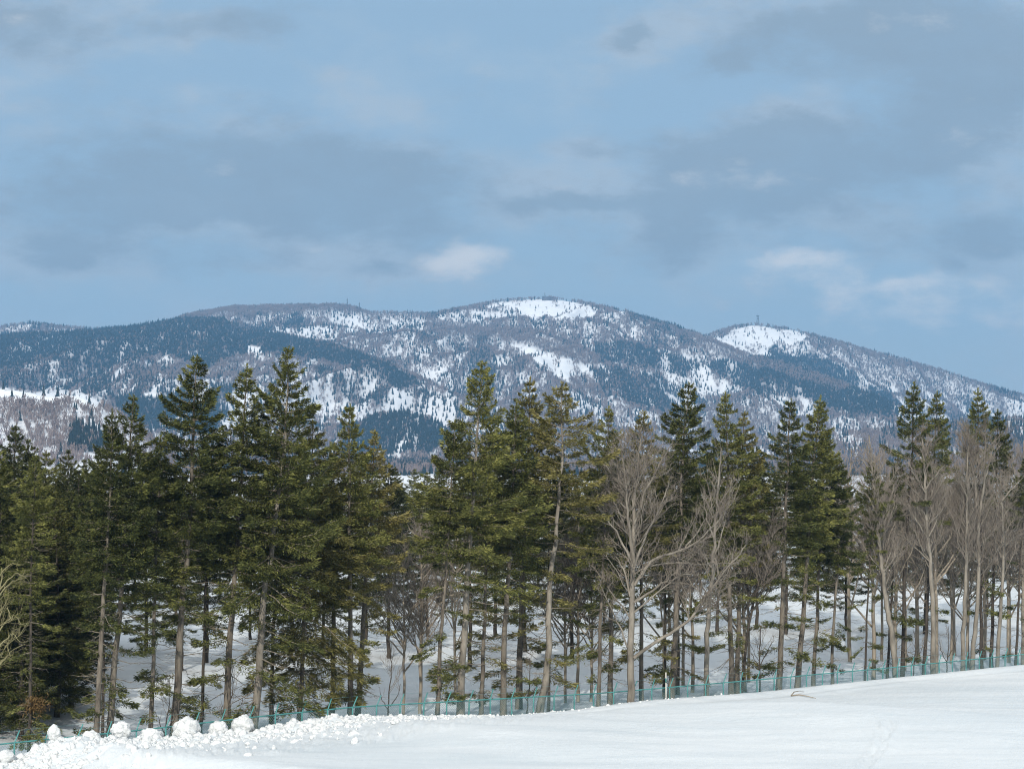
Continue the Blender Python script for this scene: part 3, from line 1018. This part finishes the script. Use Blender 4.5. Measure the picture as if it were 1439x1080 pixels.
# ------------------------------------------------------------------ bare broadleaved trees
def bare_kit(seed, H, limbs, r0=.24, spread=.55, density=1.0, barkm=None, twigm=None, levels=3, upright=.35, tw_len=1.0, fine=1.0, boughs=1.0):
    """limbs: list of (points (m,3), r_start); the first is the trunk"""
    g = np.random.default_rng(seed)
    tr, tw = MB(), MB()
    todo = []
    for (P, r) in limbs:
        P = np.asarray(P, float)
        m = np.linspace(0, 1, len(P))
        f = np.linspace(0, 1, max(6, len(P) * 3))
        Q = np.stack([np.interp(f, m, P[:, i]) for i in range(3)], 1)
        Q[1:-1] = (Q[:-2] + 2 * Q[1:-1] + Q[2:]) / 4
        Q[1:] += g.normal(0, .035, Q[1:].shape)
        tr.tube(Q, r * (1 - .88 * f) + .010, 6)
        todo.append((Q, r, 1))
    while todo:
        Q, r, lv = todo.pop()
        seg = np.linalg.norm(np.diff(Q, axis=0), axis=1)
        L = seg.sum()
        n = int(L * density * (1.5 * boughs if lv == 1 else 2.4 * fine if lv == 2 else 2.2 * fine)) + 1
        for k in range(n):
            f = g.uniform(.33 if lv == 1 else .15, .98)
            i = min(int(f * (len(Q) - 1)), len(Q) - 2)
            p = Q[i] + (Q[i + 1] - Q[i]) * (f * (len(Q) - 1) - i)
            d = nrm(Q[i + 1] - Q[i])
            side = nrm(np.cross(d, g.normal(0, 1, 3)))
            v = nrm(d * g.uniform(.5, 1.0) + side * spread * g.uniform(.8, 1.5) + np.array([0, 0, upright * g.uniform(.2, 1)]))
            l = (L * (1 - f) * .55 + .35) * g.uniform(.45, 1.0) * tw_len if lv < 3 else g.uniform(.35, .9) * tw_len
            l = min(l, 3.4 if lv == 1 else 1.8)
            m = 5 if lv == 1 else 4 if lv == 2 else 3
            ts = np.linspace(0, 1, m)
            C_ = p + v[None] * (l * ts)[:, None] + np.array([0, 0, .16 * l])[None] * (ts ** 2)[:, None]
            C_[1:] += g.normal(0, .03 * l, (m - 1, 3))
            rc = min(r * (1 - .85 * f) * .55, .045) if lv == 1 else min(r * .6, .021) if lv == 2 else .011
            rc = max(rc, .010)
            (tr if lv == 1 and rc > .022 else tw).tube(C_, rc * (1 - .6 * ts), 3)
            if lv < levels:
                todo.append((C_, rc, lv + 1))
    return dict(H=H, trunk=tr.mesh('trunk', barkm or M_BARKP, True), crown=tw.mesh('crown', twigm or M_TWIG))


def px_limbs(xb, yb, Y, lst, seed):
    """photo outlines of limbs at the tree's own distance -> local metres, each limb with its own real depth"""
    g = np.random.default_rng(seed)
    k = Y / F
    out = []
    for (pts, r, dep) in lst:
        m = len(pts)
        out.append(([((x - xb) * k, dep * i / max(m - 1, 1), (yb - y) * k) for i, (x, y) in enumerate(pts)], r))
    return out


def base_py(px, t):
    X, Y = place(px, t)
    return float(project(X, Y, gz(X, Y) - .05)[1])


def bare_thing(px, t, lst, label, seed, name='bare_tree', H=None, **kw):
    X, Y = place(px, t)
    z0 = gz(X, Y) - .05
    yb = float(project(X, Y, z0)[1])
    lst = [(([(px, yb + 6)] + list(p) if i == 0 else p), r, d) for i, (p, r, d) in enumerate(lst)]
    kit = bare_kit(seed, 1.0, px_limbs(px, yb, Y, lst, seed), **kw)
    o = bpy.data.objects.new(name, None)
    COL.objects.link(o)
    o.location = (X, Y, z0)
    tag(o, label, 'tree')
    link('trunk', kit['trunk'], o)
    link('crown', kit['crown'], o)
    return o


bare_thing(887, -.9, [
    ([(887, 968), (887, 902), (889, 848), (890, 793), (892, 747), (892, 708), (895, 669), (901, 626), (903, 603)], 0.270, 0.3),
    ([(892, 793), (885, 747), (882, 708), (877, 649), (872, 618)], 0.130, -0.9),
    ([(886, 840), (881, 809), (870, 789), (854, 766), (848, 747)], 0.075, 1.3),
    ([(887, 789), (868, 750), (854, 731), (841, 715), (831, 694)], 0.075, -1.4),
    ([(884, 754), (868, 715), (860, 696), (854, 669)], 0.065, 0.9),
    ([(882, 910), (872, 883), (856, 851), (841, 820)], 0.065, -1.2),
    ([(887, 871), (864, 840), (848, 813), (833, 797)], 0.055, 1.6),
    ([(891, 801), (907, 754), (926, 723), (938, 692), (945, 673)], 0.090, 1.2),
    ([(892, 824), (918, 785), (953, 778), (980, 762), (1008, 735), (1025, 706)], 0.100, -1.5),
    ([(891, 848), (922, 828), (945, 813), (973, 785), (996, 762)], 0.085, 1.7),
    ([(892, 809), (918, 793), (953, 793), (1000, 795), (1039, 793)], 0.060, 0.8),
    ([(892, 739), (907, 692), (926, 657), (945, 626)], 0.080, -0.8),
    ([(892, 715), (883, 677), (885, 638), (883, 607)], 0.050, 0.5),
    ([(894, 688), (907, 653), (918, 622), (924, 603)], 0.050, 0.7),
    ([(891, 925), (922, 902), (961, 879), (980, 859), (1000, 824), (1023, 797), (1043, 774), (1047, 758)], 0.115, -1.6),
    ([(890, 863), (918, 840), (953, 809), (984, 809)], 0.060, -1.0),
    ([(961, 777), (984, 743), (996, 723), (1002, 704)], 0.045, -1.0),
    ([(883, 712), (870, 677), (864, 649), (862, 634)], 0.045, -1.0),
], 'big spreading bare tree with pale forked limbs, one long limb sweeping right', 31, density=1.0, spread=.75, upright=.18, fine=.8, boughs=2.4)
bare_thing(992, .5, [
    ([(993, 900), (997, 860), (1000, 825), (1004, 780), (1007, 740), (1010, 700), (1014, 660), (1016, 630)], .19, .2),
    ([(1003, 790), (1012, 765), (1020, 740), (1024, 715)], .05, .6), ([(1005, 760), (996, 735), (990, 712), (986, 690)], .05, -.5),
    ([(1008, 720), (1022, 695), (1034, 675)], .05, -.5), ([(1002, 800), (985, 775), (972, 760)], .05, .8),
], 'slim pale-barked bare tree right of the big spreading one', 32, density=.7)
bare_thing(1041, 3, [
    ([(1052, 880), (1060, 848), (1066, 820), (1074, 790), (1084, 750), (1090, 715)], .10, .4),
    ([(1058, 850), (1050, 820), (1046, 790)], .04, .4), ([(1068, 812), (1082, 785), (1098, 765)], .04, -.4),
], 'dark slanting young tree against the right side of the thick pair', 33, barkm=M_BARKD, density=1.4)
bare_thing(1068, 1.6, [
    ([(1068, 930), (1069, 900), (1070, 875)], .06, .1), ([(1068, 935), (1078, 920), (1084, 905), (1090, 898)], .03, .2),
    ([(1068, 940), (1060, 925), (1054, 915)], .025, -.2),
], 'knee-branched bare sapling by the fence, right of the slanting young tree', 34, name='bare_sapling', barkm=M_BARKD, levels=2)
bare_thing(1261, .9, [
    ([(1256, 900), (1250, 868), (1246, 835), (1242, 800), (1238, 760), (1235, 720), (1232, 690), (1229, 650), (1227, 612)], .24, .3),
    ([(1243, 805), (1262, 780), (1285, 760)], .05, .6), ([(1236, 725), (1222, 700), (1212, 690)], .06, -.8),
    ([(1232, 680), (1245, 655), (1258, 635)], .06, .6), ([(1231, 670), (1218, 650), (1207, 640)], .05, .6),
    ([(1239, 770), (1226, 745), (1218, 735)], .05, -.5),
], 'pale bare tree leaning left with a kinked lower trunk', 35, density=1.2)
bare_thing(1312, .8, [
    ([(1313, 880), (1313, 850), (1311, 810), (1308, 770), (1306, 730), (1305, 690), (1303, 655), (1302, 630), (1300, 606)], .22, .2),
    ([(1307, 760), (1292, 735), (1276, 715), (1262, 700)], .07, -.8), ([(1308, 755), (1322, 730), (1334, 712)], .06, .8),
    ([(1304, 690), (1318, 668), (1330, 655)], .07, -.8), ([(1304, 660), (1296, 640), (1284, 630)], .05, .5), ([(1305, 695), (1292, 670), (1282, 658)], .06, .6),
    ([(1303, 650), (1312, 625), (1322, 610)], .05, .5), ([(1309, 790), (1280, 760), (1255, 745)], .06, .9),
], 'straight pale bare tree with limbs forking high, middle of the right group', 36, density=1.25)
bare_thing(1352, .9, [
    ([(1356, 880), (1358, 840), (1361, 790), (1362, 740), (1363, 690), (1365, 650), (1366, 620)], .19, .2),
    ([(1361, 780), (1350, 755), (1340, 738)], .05, .5), ([(1363, 700), (1350, 675), (1342, 650)], .05, -.6), ([(1362, 740), (1374, 715), (1386, 700)], .05, .7),
], 'straight pale bare tree without a fork, left beside the forked one at the right', 37, density=1.3)
bare_thing(1364, 1.0, [
    ([(1370, 900), (1375, 860), (1378, 800), (1378, 740), (1377, 700), (1372, 660), (1368, 625), (1364, 600)], .21, .2),
    ([(1378, 735), (1384, 700), (1387, 660), (1388, 620), (1389, 592)], .12, -.4), ([(1387, 680), (1396, 650), (1404, 625)], .06, .5),
    ([(1378, 770), (1394, 755), (1410, 735), (1425, 715)], .07, .8), ([(1374, 720), (1362, 700), (1350, 685)], .05, .6),
    ([(1380, 780), (1360, 760), (1345, 735)], .05, -.6),
], 'forked pale bare tree, its trunk splitting into two tall stems', 38, density=1.25)
bare_thing(1401, 2.0, [
    ([(1407, 870), (1412, 820), (1414, 770), (1413, 720), (1411, 690), (1412, 665)], .17, .2),
    ([(1412, 705), (1425, 690), (1436, 680), (1446, 670)], .07, .5), ([(1412, 690), (1402, 670), (1398, 650)], .05, -.4), ([(1414, 770), (1432, 755), (1450, 748)], .06, .6),
], 'pale bare tree with an arm bending right, second from the right edge', 39, density=1.2)
bare_thing(1438, 3.0, [
    ([(1440, 860), (1441, 800), (1440, 740), (1442, 690), (1444, 620)], .17, .2),
    ([(1441, 780), (1425, 755), (1408, 745)], .06, .4), ([(1441, 740), (1455, 715), (1465, 700)], .06, .5), ([(1442, 700), (1430, 670), (1424, 640)], .05, -.5),
], 'bare brown-twigged tree standing at the right edge of the view', 40, density=1.2)
# brown bare trees further in
GBR = 'brown bare trees mixed among the firs'
for i, (px, t, y0, y1, lab) in enumerate([
        (960, 12, 640, 760, 'brown bare tree filling the space right of the big spreading one'),
        (1052, 11, 690, 800, 'low brown bare tree under the thick pair of firs'),
        (1290, 12, 655, 760, 'bushy brown bare tree behind the straight pale bare tree'),
        (1338, 10, 640, 770, 'bushy brown bare tree behind the fork-less pale tree'),
        (1420, 12, 600, 740, 'bushy brown bare tree behind the tree with an arm bending right'),
        (1240, 14, 630, 760, 'bushy brown bare tree behind the left-leaning pale tree'),
        (590, 9, 730, 800, 'low greyish bare tree in the gap left of the slender grey fir'),
        (812, 9, 700, 790, 'grey bare tree tangled between the gnarled fir and the big bare tree')]):
    g = random.Random(60 + i)
    yb = base_py(px, t)
    L = [([(px + 1, yb - (yb - y0) * q) for q in (.2, .5, .75, 1)], .13, .3)]
    for k in range(9):
        q = .32 + .07 * k
        sg = 1 if k % 2 else -1
        yy = yb - (yb - y0) * q
        ln = (1.1 - q) * 95 * g.uniform(.7, 1.1)
        L.append(([(px, yy), (px + sg * ln * .35, yy - ln * .40), (px + sg * ln * .7, yy - ln * .85), (px + sg * ln * .85, yy - ln * 1.25)], .055, g.uniform(-3, 3)))
    bare_thing(px, t, L, lab, 70 + i, barkm=M_LIMB, density=1.5)
def brown_kit(seed, H=15.0):
    g = np.random.default_rng(seed)
    L = [([(0, 0, -.1), (g.normal(0, .2), 0, H * .35), (g.normal(0, .4), g.normal(0, .3), H * .7), (g.normal(0, .5), 0, H * .97)], .14)]
    for k in range(13):
        q = g.uniform(.22, .8)
        an = k * 2.4 + g.uniform(0, .8)
        l = (1.1 - q) * 5.2 * g.uniform(.7, 1.1)
        c_, s_ = math.cos(an) * l, math.sin(an) * l
        z = H * q
        L.append(([(0, 0, z), (c_ * .4, s_ * .4, z + l * .45), (c_ * .75, s_ * .75, z + l * .95), (c_ * .9, s_ * .9, z + l * 1.35)], .06))
    return bare_kit(seed, H, L, barkm=M_LIMB, density=.95, spread=.7)


KB = [brown_kit(800 + i) for i in range(3)]
rb_ = random.Random(8)
for px, t, yt in ([(x + rb_.uniform(-9, 9), rb_.uniform(3.5, 15), rb_.uniform(610, 690)) for x in range(1200, 1470, 24)]
                  + [(x + rb_.uniform(-9, 9), rb_.uniform(3.5, 12), rb_.uniform(640, 720)) for x in (925, 965, 1040)]
                  + [(x + rb_.uniform(-9, 9), rb_.uniform(8, 16), rb_.uniform(700, 770)) for x in (560, 598, 632, 800, 830)]):
    X, Y = place(px, t)
    fir_thing('bare_tree', KB[rb_.randrange(3)], X, Y, top_at(px, yt, Y), 'brown-twigged bare tree crowded among the firs behind the front trunks', 'brown bare trees crowded among the firs', rb_.uniform(0, 6.28))
# left-edge tree of arching straw-coloured branches
g = random.Random(3)
Lw = [([(-22, 1010), (-20, 960), (-14, 900), (-8, 850), (0, 800)], .13, .2)]
for k in range(15):
    y = 985 - k * 12
    xe = g.uniform(6, 40) * (1 if g.random() < .8 else -1)
    Lw.append(([(-20, y), (-20 + (xe + 20) * .35, y - 40), (-20 + (xe + 20) * .75, y - 60), (xe, y - 58 + g.uniform(-8, 22))], .035, g.uniform(-2, 2)))
bare_thing(-22, 1.0, Lw, 'straw-coloured bare tree with arching branches, cut by the left edge', 90, barkm=M_STRAW, twigm=M_STRAW, density=.75, upright=.02, tw_len=.8)
for i, (px, yt, lab) in enumerate([(322, 930, 'thin bare sapling between the round snow chunks and the dark trunks'), (232, 955, 'scrubby bare sapling left of the round snow chunks'),
                                   (545, 905, 'tiny bare sapling in the open snow right of the twin trunks'), (740, 925, 'thin bare sapling behind the fence by the gnarled fir'),
                                   (1330, 880, 'low tangled bare sapling between the pale bare trees'), (1283, 890, 'curving bare sapling behind the left-leaning pale tree')]):
    yb = base_py(px, 1.8)
    bare_thing(px, 1.8, [([(px + 2, yb - (yb - yt) * .4), (px + 5, yb - (yb - yt) * .7), (px + 4, yt)], .045, .2), ([(px + 2, yb - 22), (px - 8, yb - 40), (px - 10, yb - 55)], .025, -.3),
                         ([(px + 3, yb - 30), (px + 14, yb - 45), (px + 18, yb - 60)], .025, .4)], lab, 95 + i, name='bare_sapling', barkm=M_BARKD, levels=2, density=1.4)

# needles, twigs and bare patches on the snow round every trunk
tt = (XX * NX + (YY - Y0) * NY).ravel()
xr, yr_ = XX.ravel(), YY.ravel()
lit = 0.40 * smooth(tt, 9, 25) * np.clip(0.35 + 1.6 * fbm(xr / 9, yr_ / 9, 3, 21), 0, 1)
for o in list(COL.objects):
    if o.parent is None and o.name.startswith(('fir_tree', 'bare_tree')):
        x_, y_ = o.location.x, o.location.y
        near = np.nonzero((np.abs(xr - x_) < 4) & (np.abs(yr_ - y_) < 5))[0]
        d2 = ((xr[near] - x_) / 1.1) ** 2 + ((yr_[near] - y_) / 1.5) ** 2
        lit[near] = np.maximum(lit[near], 1.3 * np.exp(-d2))
lit *= smooth(tt, -3.5, 0)
at_ = GROUND_MESH.attributes.new('litter', 'FLOAT', 'POINT')
at_.data.foreach_set('value', lit.astype(np.float32))

# ------------------------------------------------------------------ fence
fo = bpy.data.objects.new('chain_link_fence', None)
COL.objects.link(fo)
fo.location = (0, Y0, 0)
tag(fo, 'long teal chain-link fence with slanted arm tips running below the trees', 'fence')
FS = np.arange(-42, 72.1, 2.0)


def fpt(s, t, z):
    return np.array([SX * s + NX * t, SY * s + NY * t, z])


pm = MB(); pm.tube([(0, 0, -.5), (0, 0, 1.5)], .05, 6)
PMESH = pm.mesh('post', M_TEAL, True)
am = MB()
am.tube([(0, 0, 1.48), (0.05, .03, 1.62), (0.24, .14, 2.15)], .038, 6, True)
AMESH = am.mesh('arm', M_TEAL, True)
jr = random.Random(2)
for s in FS:
    zr = float(rail_z(s))
    p = link('post', PMESH, fo, fpt(s, 0, zr - 1.5))
    link('arm', AMESH, p).rotation_euler = (0, 0, jr.uniform(-.3, .3))
    p.rotation_euler = (jr.uniform(-.03, .03), jr.uniform(-.035, .035), 0)
rl = MB()
rl.tube([fpt(s, 0.0, float(rail_z(s)) + .01) for s in FS], .043, 6)
link('top_rail', rl.mesh('top_rail', M_TEAL, True), fo)
ch = MB()
for s in np.arange(-42, 72, .16):
    for sg in (-1, 1):
        e = s + sg * 1.45
        if -42 <= e <= 72:
            ch.tube([fpt(s, .01 * sg, float(rail_z(s)) - 1.47), fpt(e, .01 * sg, float(rail_z(e)) - .03)], .006, 3)
link('chain_link', ch.mesh('chain_link', M_WIRE), fo)
bw = MB()
for k in (.45, 1.0):
    bw.tube([fpt(s, 0, float(rail_z(s))) + np.array([.05 + .19 * k, .03 + .11 * k, .12 + .53 * k]) for s in FS], .006, 3)
link('barbed_wire', bw.mesh('barbed_wire', M_WIRE), fo)

# white marker pole by the fence
wm = MB(); wm.tube([(0, 0, -.2), (0, 0, 2.6)], .036, 8, True)
WP = flat((.75, .73, .66), .6, .2, .15)('weathered_white')
X, Y = place(936, -.5)
wb = MB(); wb.tube([(0, 0, 1.9), (0, 0, 2.2)], .041, 8, True)
o = link('marker_pole', wm.mesh('marker_pole', WP, True), None, (X, Y, gz(X, Y)))
tag(o, 'thin white pole standing in front of three dark trunks', 'pole')
link('band', wb.mesh('band', M_TEAL, True), o)

# ------------------------------------------------------------------ snow chunks, fallen branch
def ico_lump(seed, r, flat_=.9):
    import bmesh
    bm = bmesh.new()
    bmesh.ops.create_icosphere(bm, subdivisions=4, radius=1)
    V = np.array([v.co[:] for v in bm.verts])
    T = np.array([[v.index for v in f.verts] for f in bm.faces])
    bm.free()
    d = 1 + .34 * fbm(V[:, 0] * 1.3 + seed, V[:, 1] * 1.3 + V[:, 2] * 1.7, 3, seed) + .26 * fbm(V[:, 0] * 3.6 + seed, V[:, 2] * 3.6 + V[:, 1] * 3, 4, seed + 2)
    V = V * d[:, None] * r
    V[:, 2] *= flat_
    return mesh('snow_chunk', V, [T], M_LUMP, True)


for i, (px, py, rp, lab) in enumerate([
        (170, 1024, 15, 'round snow chunk in front of the close pair of grey firs'),
        (213, 1034, 19, 'low wide snow chunk left of the biggest round one'),
        (263, 1024, 20, 'biggest round snow chunk on the ploughed bank'),
        (308, 1024, 15, 'round snow chunk between the biggest one and the one at the pale trunk foot'),
        (341, 1018, 17, 'round snow chunk below the highest pale-trunked fir'),
        (128, 1035, 15, 'rough snow chunk left of the close pair of grey firs'),
        (76, 1028, 10, 'small pointed snow chunk on the highest heap of the bank'),
        (6, 1062, 15, 'snow chunk at the left edge below the fence')]):
    a = bearing(px, py)
    Y = float(depth_at(a, -5.0))
    r = .9 * rp * Y / F
    py += 2
    zc = zat(px, py, Y)
    o = link('snow_chunk', ico_lump(20 + i, r, [.95, .72, 1.05, 1.0, .98, .8, 1.3, .8][i]), None, (a * Y, Y, zc))
    tag(o, lab, 'snow chunk', 'snow chunks on the ploughed bank')

# crumbled snow the plough has thrown up along the edge
gq = np.random.default_rng(44)
import bmesh
bm = bmesh.new()
bmesh.ops.create_icosphere(bm, subdivisions=2, radius=1)
IV = np.array([v.co[:] for v in bm.verts]); IT = np.array([[v.index for v in f.verts] for f in bm.faces])
bm.free()
rub = MB()
for k in range(2600):
    if k < 2480:
        s_ = gq.uniform(-48, -8)
        left_ = smooth(-s_, 6, 26)
        t_ = -4.9 - abs(gq.normal(0, 0.9 + 2.2 * left_))
        r = gq.uniform(.04, .12) + .22 * left_ * gq.random() ** 4
    else:
        s_ = -12 + abs(gq.normal(0, 11))
        t_ = -5.3 - abs(gq.normal(0, .7))
        r = gq.uniform(.04, .10)
    X_, Y_ = SX * s_ + NX * t_, Y0 + SY * s_ + NY * t_
    of = gq.uniform(-50, 50)
    V = IV * np.clip(1 + .8 * fbm(IV[:, 0] * 1.4 + of, IV[:, 1] * 1.4 + IV[:, 2] * 1.3 + of, 3, 2), .45, 1.7)[:, None]
    V = V * r * gq.uniform(.65, 1.35, 3)
    rub.add(V + np.array([X_, Y_, gz(X_, Y_) + r * gq.uniform(-.6, .1)]), None, IT)
tag(link('snow_rubble', rub.mesh('snow_rubble', M_LUMP)), 'crumbled white snow rubble heaped along the ploughed bank', 'snow rubble', kind='stuff')

Yb = 10.4 * F / (978 - 761)
br = MB()
xb_ = bearing(1110) * Yb


def bp_(px, py, dy=0):
    Yq = Yb + dy
    return (bearing(px) * Yq - xb_, dy, 0)


def drop(pts):
    return [(p[0], p[1], gz(p[0] + xb_, p[1] + Yb) + p[2] - gz(xb_, Yb)) for p in pts]


br.tube(drop([(0, 0, .05), (.5, -.2, .09), (1.0, -.5, .10), (1.5, -1.1, .05)]), [.05, .045, .035, .02], 6, True)
o = link('fallen_branch', br.mesh('fallen_branch', M_LIMB, True), None, (xb_, Yb, gz(xb_, Yb)))
tag(o, 'thin forked branch lying on the snow bank below the fence', 'branch')
b2 = MB()
b2.tube(drop([(0, 0, .05), (.35, 1.2, .25), (.9, 3.0, .25), (1.4, 4.2, .1)]), [.045, .035, .025, .012], 5, True)
link('side_twig', b2.mesh('side_twig', M_LIMB, True), o)

# ------------------------------------------------------------------ things on the summits
def far_thing(px, py, Yd, name, label, cat, group=None):
    a = bearing(px, py)
    z = float(mountain(np.array([a]), np.array([float(Yd)]))[0])
    o = bpy.data.objects.new(name, None)
    COL.objects.link(o)
    o.location = (a * Yd, Yd, z - 1)
    return tag(o, label, cat, group)


def lattice(o, h, w, plat):
    m = MB()
    for sx in (-1, 1):
        for sy in (-1, 1):
            m.tube([(sx * w, sy * w, 0), (sx * w * .55, sy * w * .55, h)], .55, 4)
    n = 5
    for k in range(n):
        z0, z1 = h * k / n, h * (k + 1) / n
        w0, w1 = w * (1 - .45 * k / n), w * (1 - .45 * (k + 1) / n)
        for s in (-1, 1):
            m.tube([(-w0 * s, -w0, z0), (w1 * s, -w1, z1)], .35, 3)
            m.tube([(-w0 * s, w0, z0), (w1 * s, w1, z1)], .35, 3)
            m.tube([(-w0, -w0 * s, z0), (-w1, w1 * s, z1)], .35, 3)
            m.tube([(w0, -w0 * s, z0), (w1, w1 * s, z1)], .35, 3)
    link('lattice_mast', m.mesh('lattice_mast', M_STEEL), o)
    if plat:
        p = MB()
        p.box((0, 0, h), (w * 2.2, w * 2.2, 2.0))
        p.box((0, 0, h * .72), (w * 1.6, w * 1.6, 1.6))
        link('platform', p.mesh('platform', M_STEEL), o)
        q = MB()
        q.tube([(0, 0, h), (0, 0, h * 1.28)], [.5, .25], 5)
        link('aerial', q.mesh('aerial', M_STEEL), o)


lattice(far_thing(1065, 455, 8990, 'lattice_tower', 'lattice tower with platform on the snowy right summit', 'tower'), 38, 5, True)
for px, hh_, lab in ((488, 42, 'tallest thin mast on the brown left ridge'), (505, 34, 'short thin mast right of the tallest one on the left ridge'), (459, 24, 'lowest thin mast, furthest left on the brown ridge')):
    o = far_thing(px, 432, 8540, 'radio_mast', lab, 'mast', 'masts on the left ridge')
    m = MB(); m.tube([(0, 0, 0), (0, 0, hh_)], [2.0, 1.2], 5, True)
    link('pole', m.mesh('pole', M_STEEL), o)
    m = MB(); m.box((0, 0, hh_ * .82), (5, 5, 2.6)); m.box((0, 0, hh_ * .6), (4.6, 4.6, 2))
    link('aerial', m.mesh('aerial', M_STEEL), o)
o = far_thing(768, 419, 8560, 'summit_building', 'low dark building with a mast on the central snowy summit', 'building')
m = MB(); m.box((0, 0, 5), (34, 12, 13)); m.box((22, 0, 3.5), (22, 10, 10)); link('wall', m.mesh('wall', M_STEEL), o)
m = MB(); m.box((0, 0, 12.2), (36, 13.5, 1.4)); link('roof', m.mesh('roof', M_STEEL), o)
m = MB(); m.tube([(-6, 0, 12), (-6, 0, 30)], [1.6, .9], 5, True); link('mast', m.mesh('mast', M_STEEL), o)
for px, lab in ((1080, 'left one of two round dark trees beside the lattice tower'), (1090, 'right one of two round dark trees beside the lattice tower')):
    o = far_thing(px, 460, 8985, 'round_tree', lab, 'tree', 'round trees on the right summit')
    m = MB(); m.tube([(0, 0, 0), (0, 0, 8)], [.9, .6], 6); link('trunk', m.mesh('trunk', M_BARKD), o)
    g = np.random.default_rng(px)
    n = 700
    q = nrm(g.normal(0, 1, (n, 3))) * (6.2 * g.random((n, 1)) ** .4) + np.array([0, 0, 10.5])
    d = nrm(g.normal(0, 1, (n, 3))); e = nrm(np.cross(d, g.normal(0, 1, (n, 3))))
    V = np.stack([q, q + d * .9 + e * .5, q + d * 1.8, q + d * .9 - e * .5], 1).reshape(-1, 3)
    link('crown', mesh('crown', V, [np.arange(4 * n).reshape(-1, 4)], M_FARTREE), o)

# ------------------------------------------------------------------ haze
HAZE_DENSITY = 0.85e-4
hm = bpy.data.materials.new('haze_air')
hm.use_nodes = True
hm.node_tree.nodes.clear()
ho = hm.node_tree.nodes.new('ShaderNodeOutputMaterial')
hv = hm.node_tree.nodes.new('ShaderNodeVolumePrincipled')
hv.inputs['Color'].default_value = (0.26, 0.58, 1.0, 1)
hv.inputs['Density'].default_value = HAZE_DENSITY
hv.inputs['Anisotropy'].default_value = 0.1
hm.node_tree.links.new(hv.outputs[0], ho.inputs['Volume'])
hb = MB()
hb.box((0, 4800, 485), (13000, 10000, 990))
o = link('haze', hb.mesh('haze', hm))
tag(o, 'pale blue winter haze in the air before the mountains', 'haze', kind='stuff')
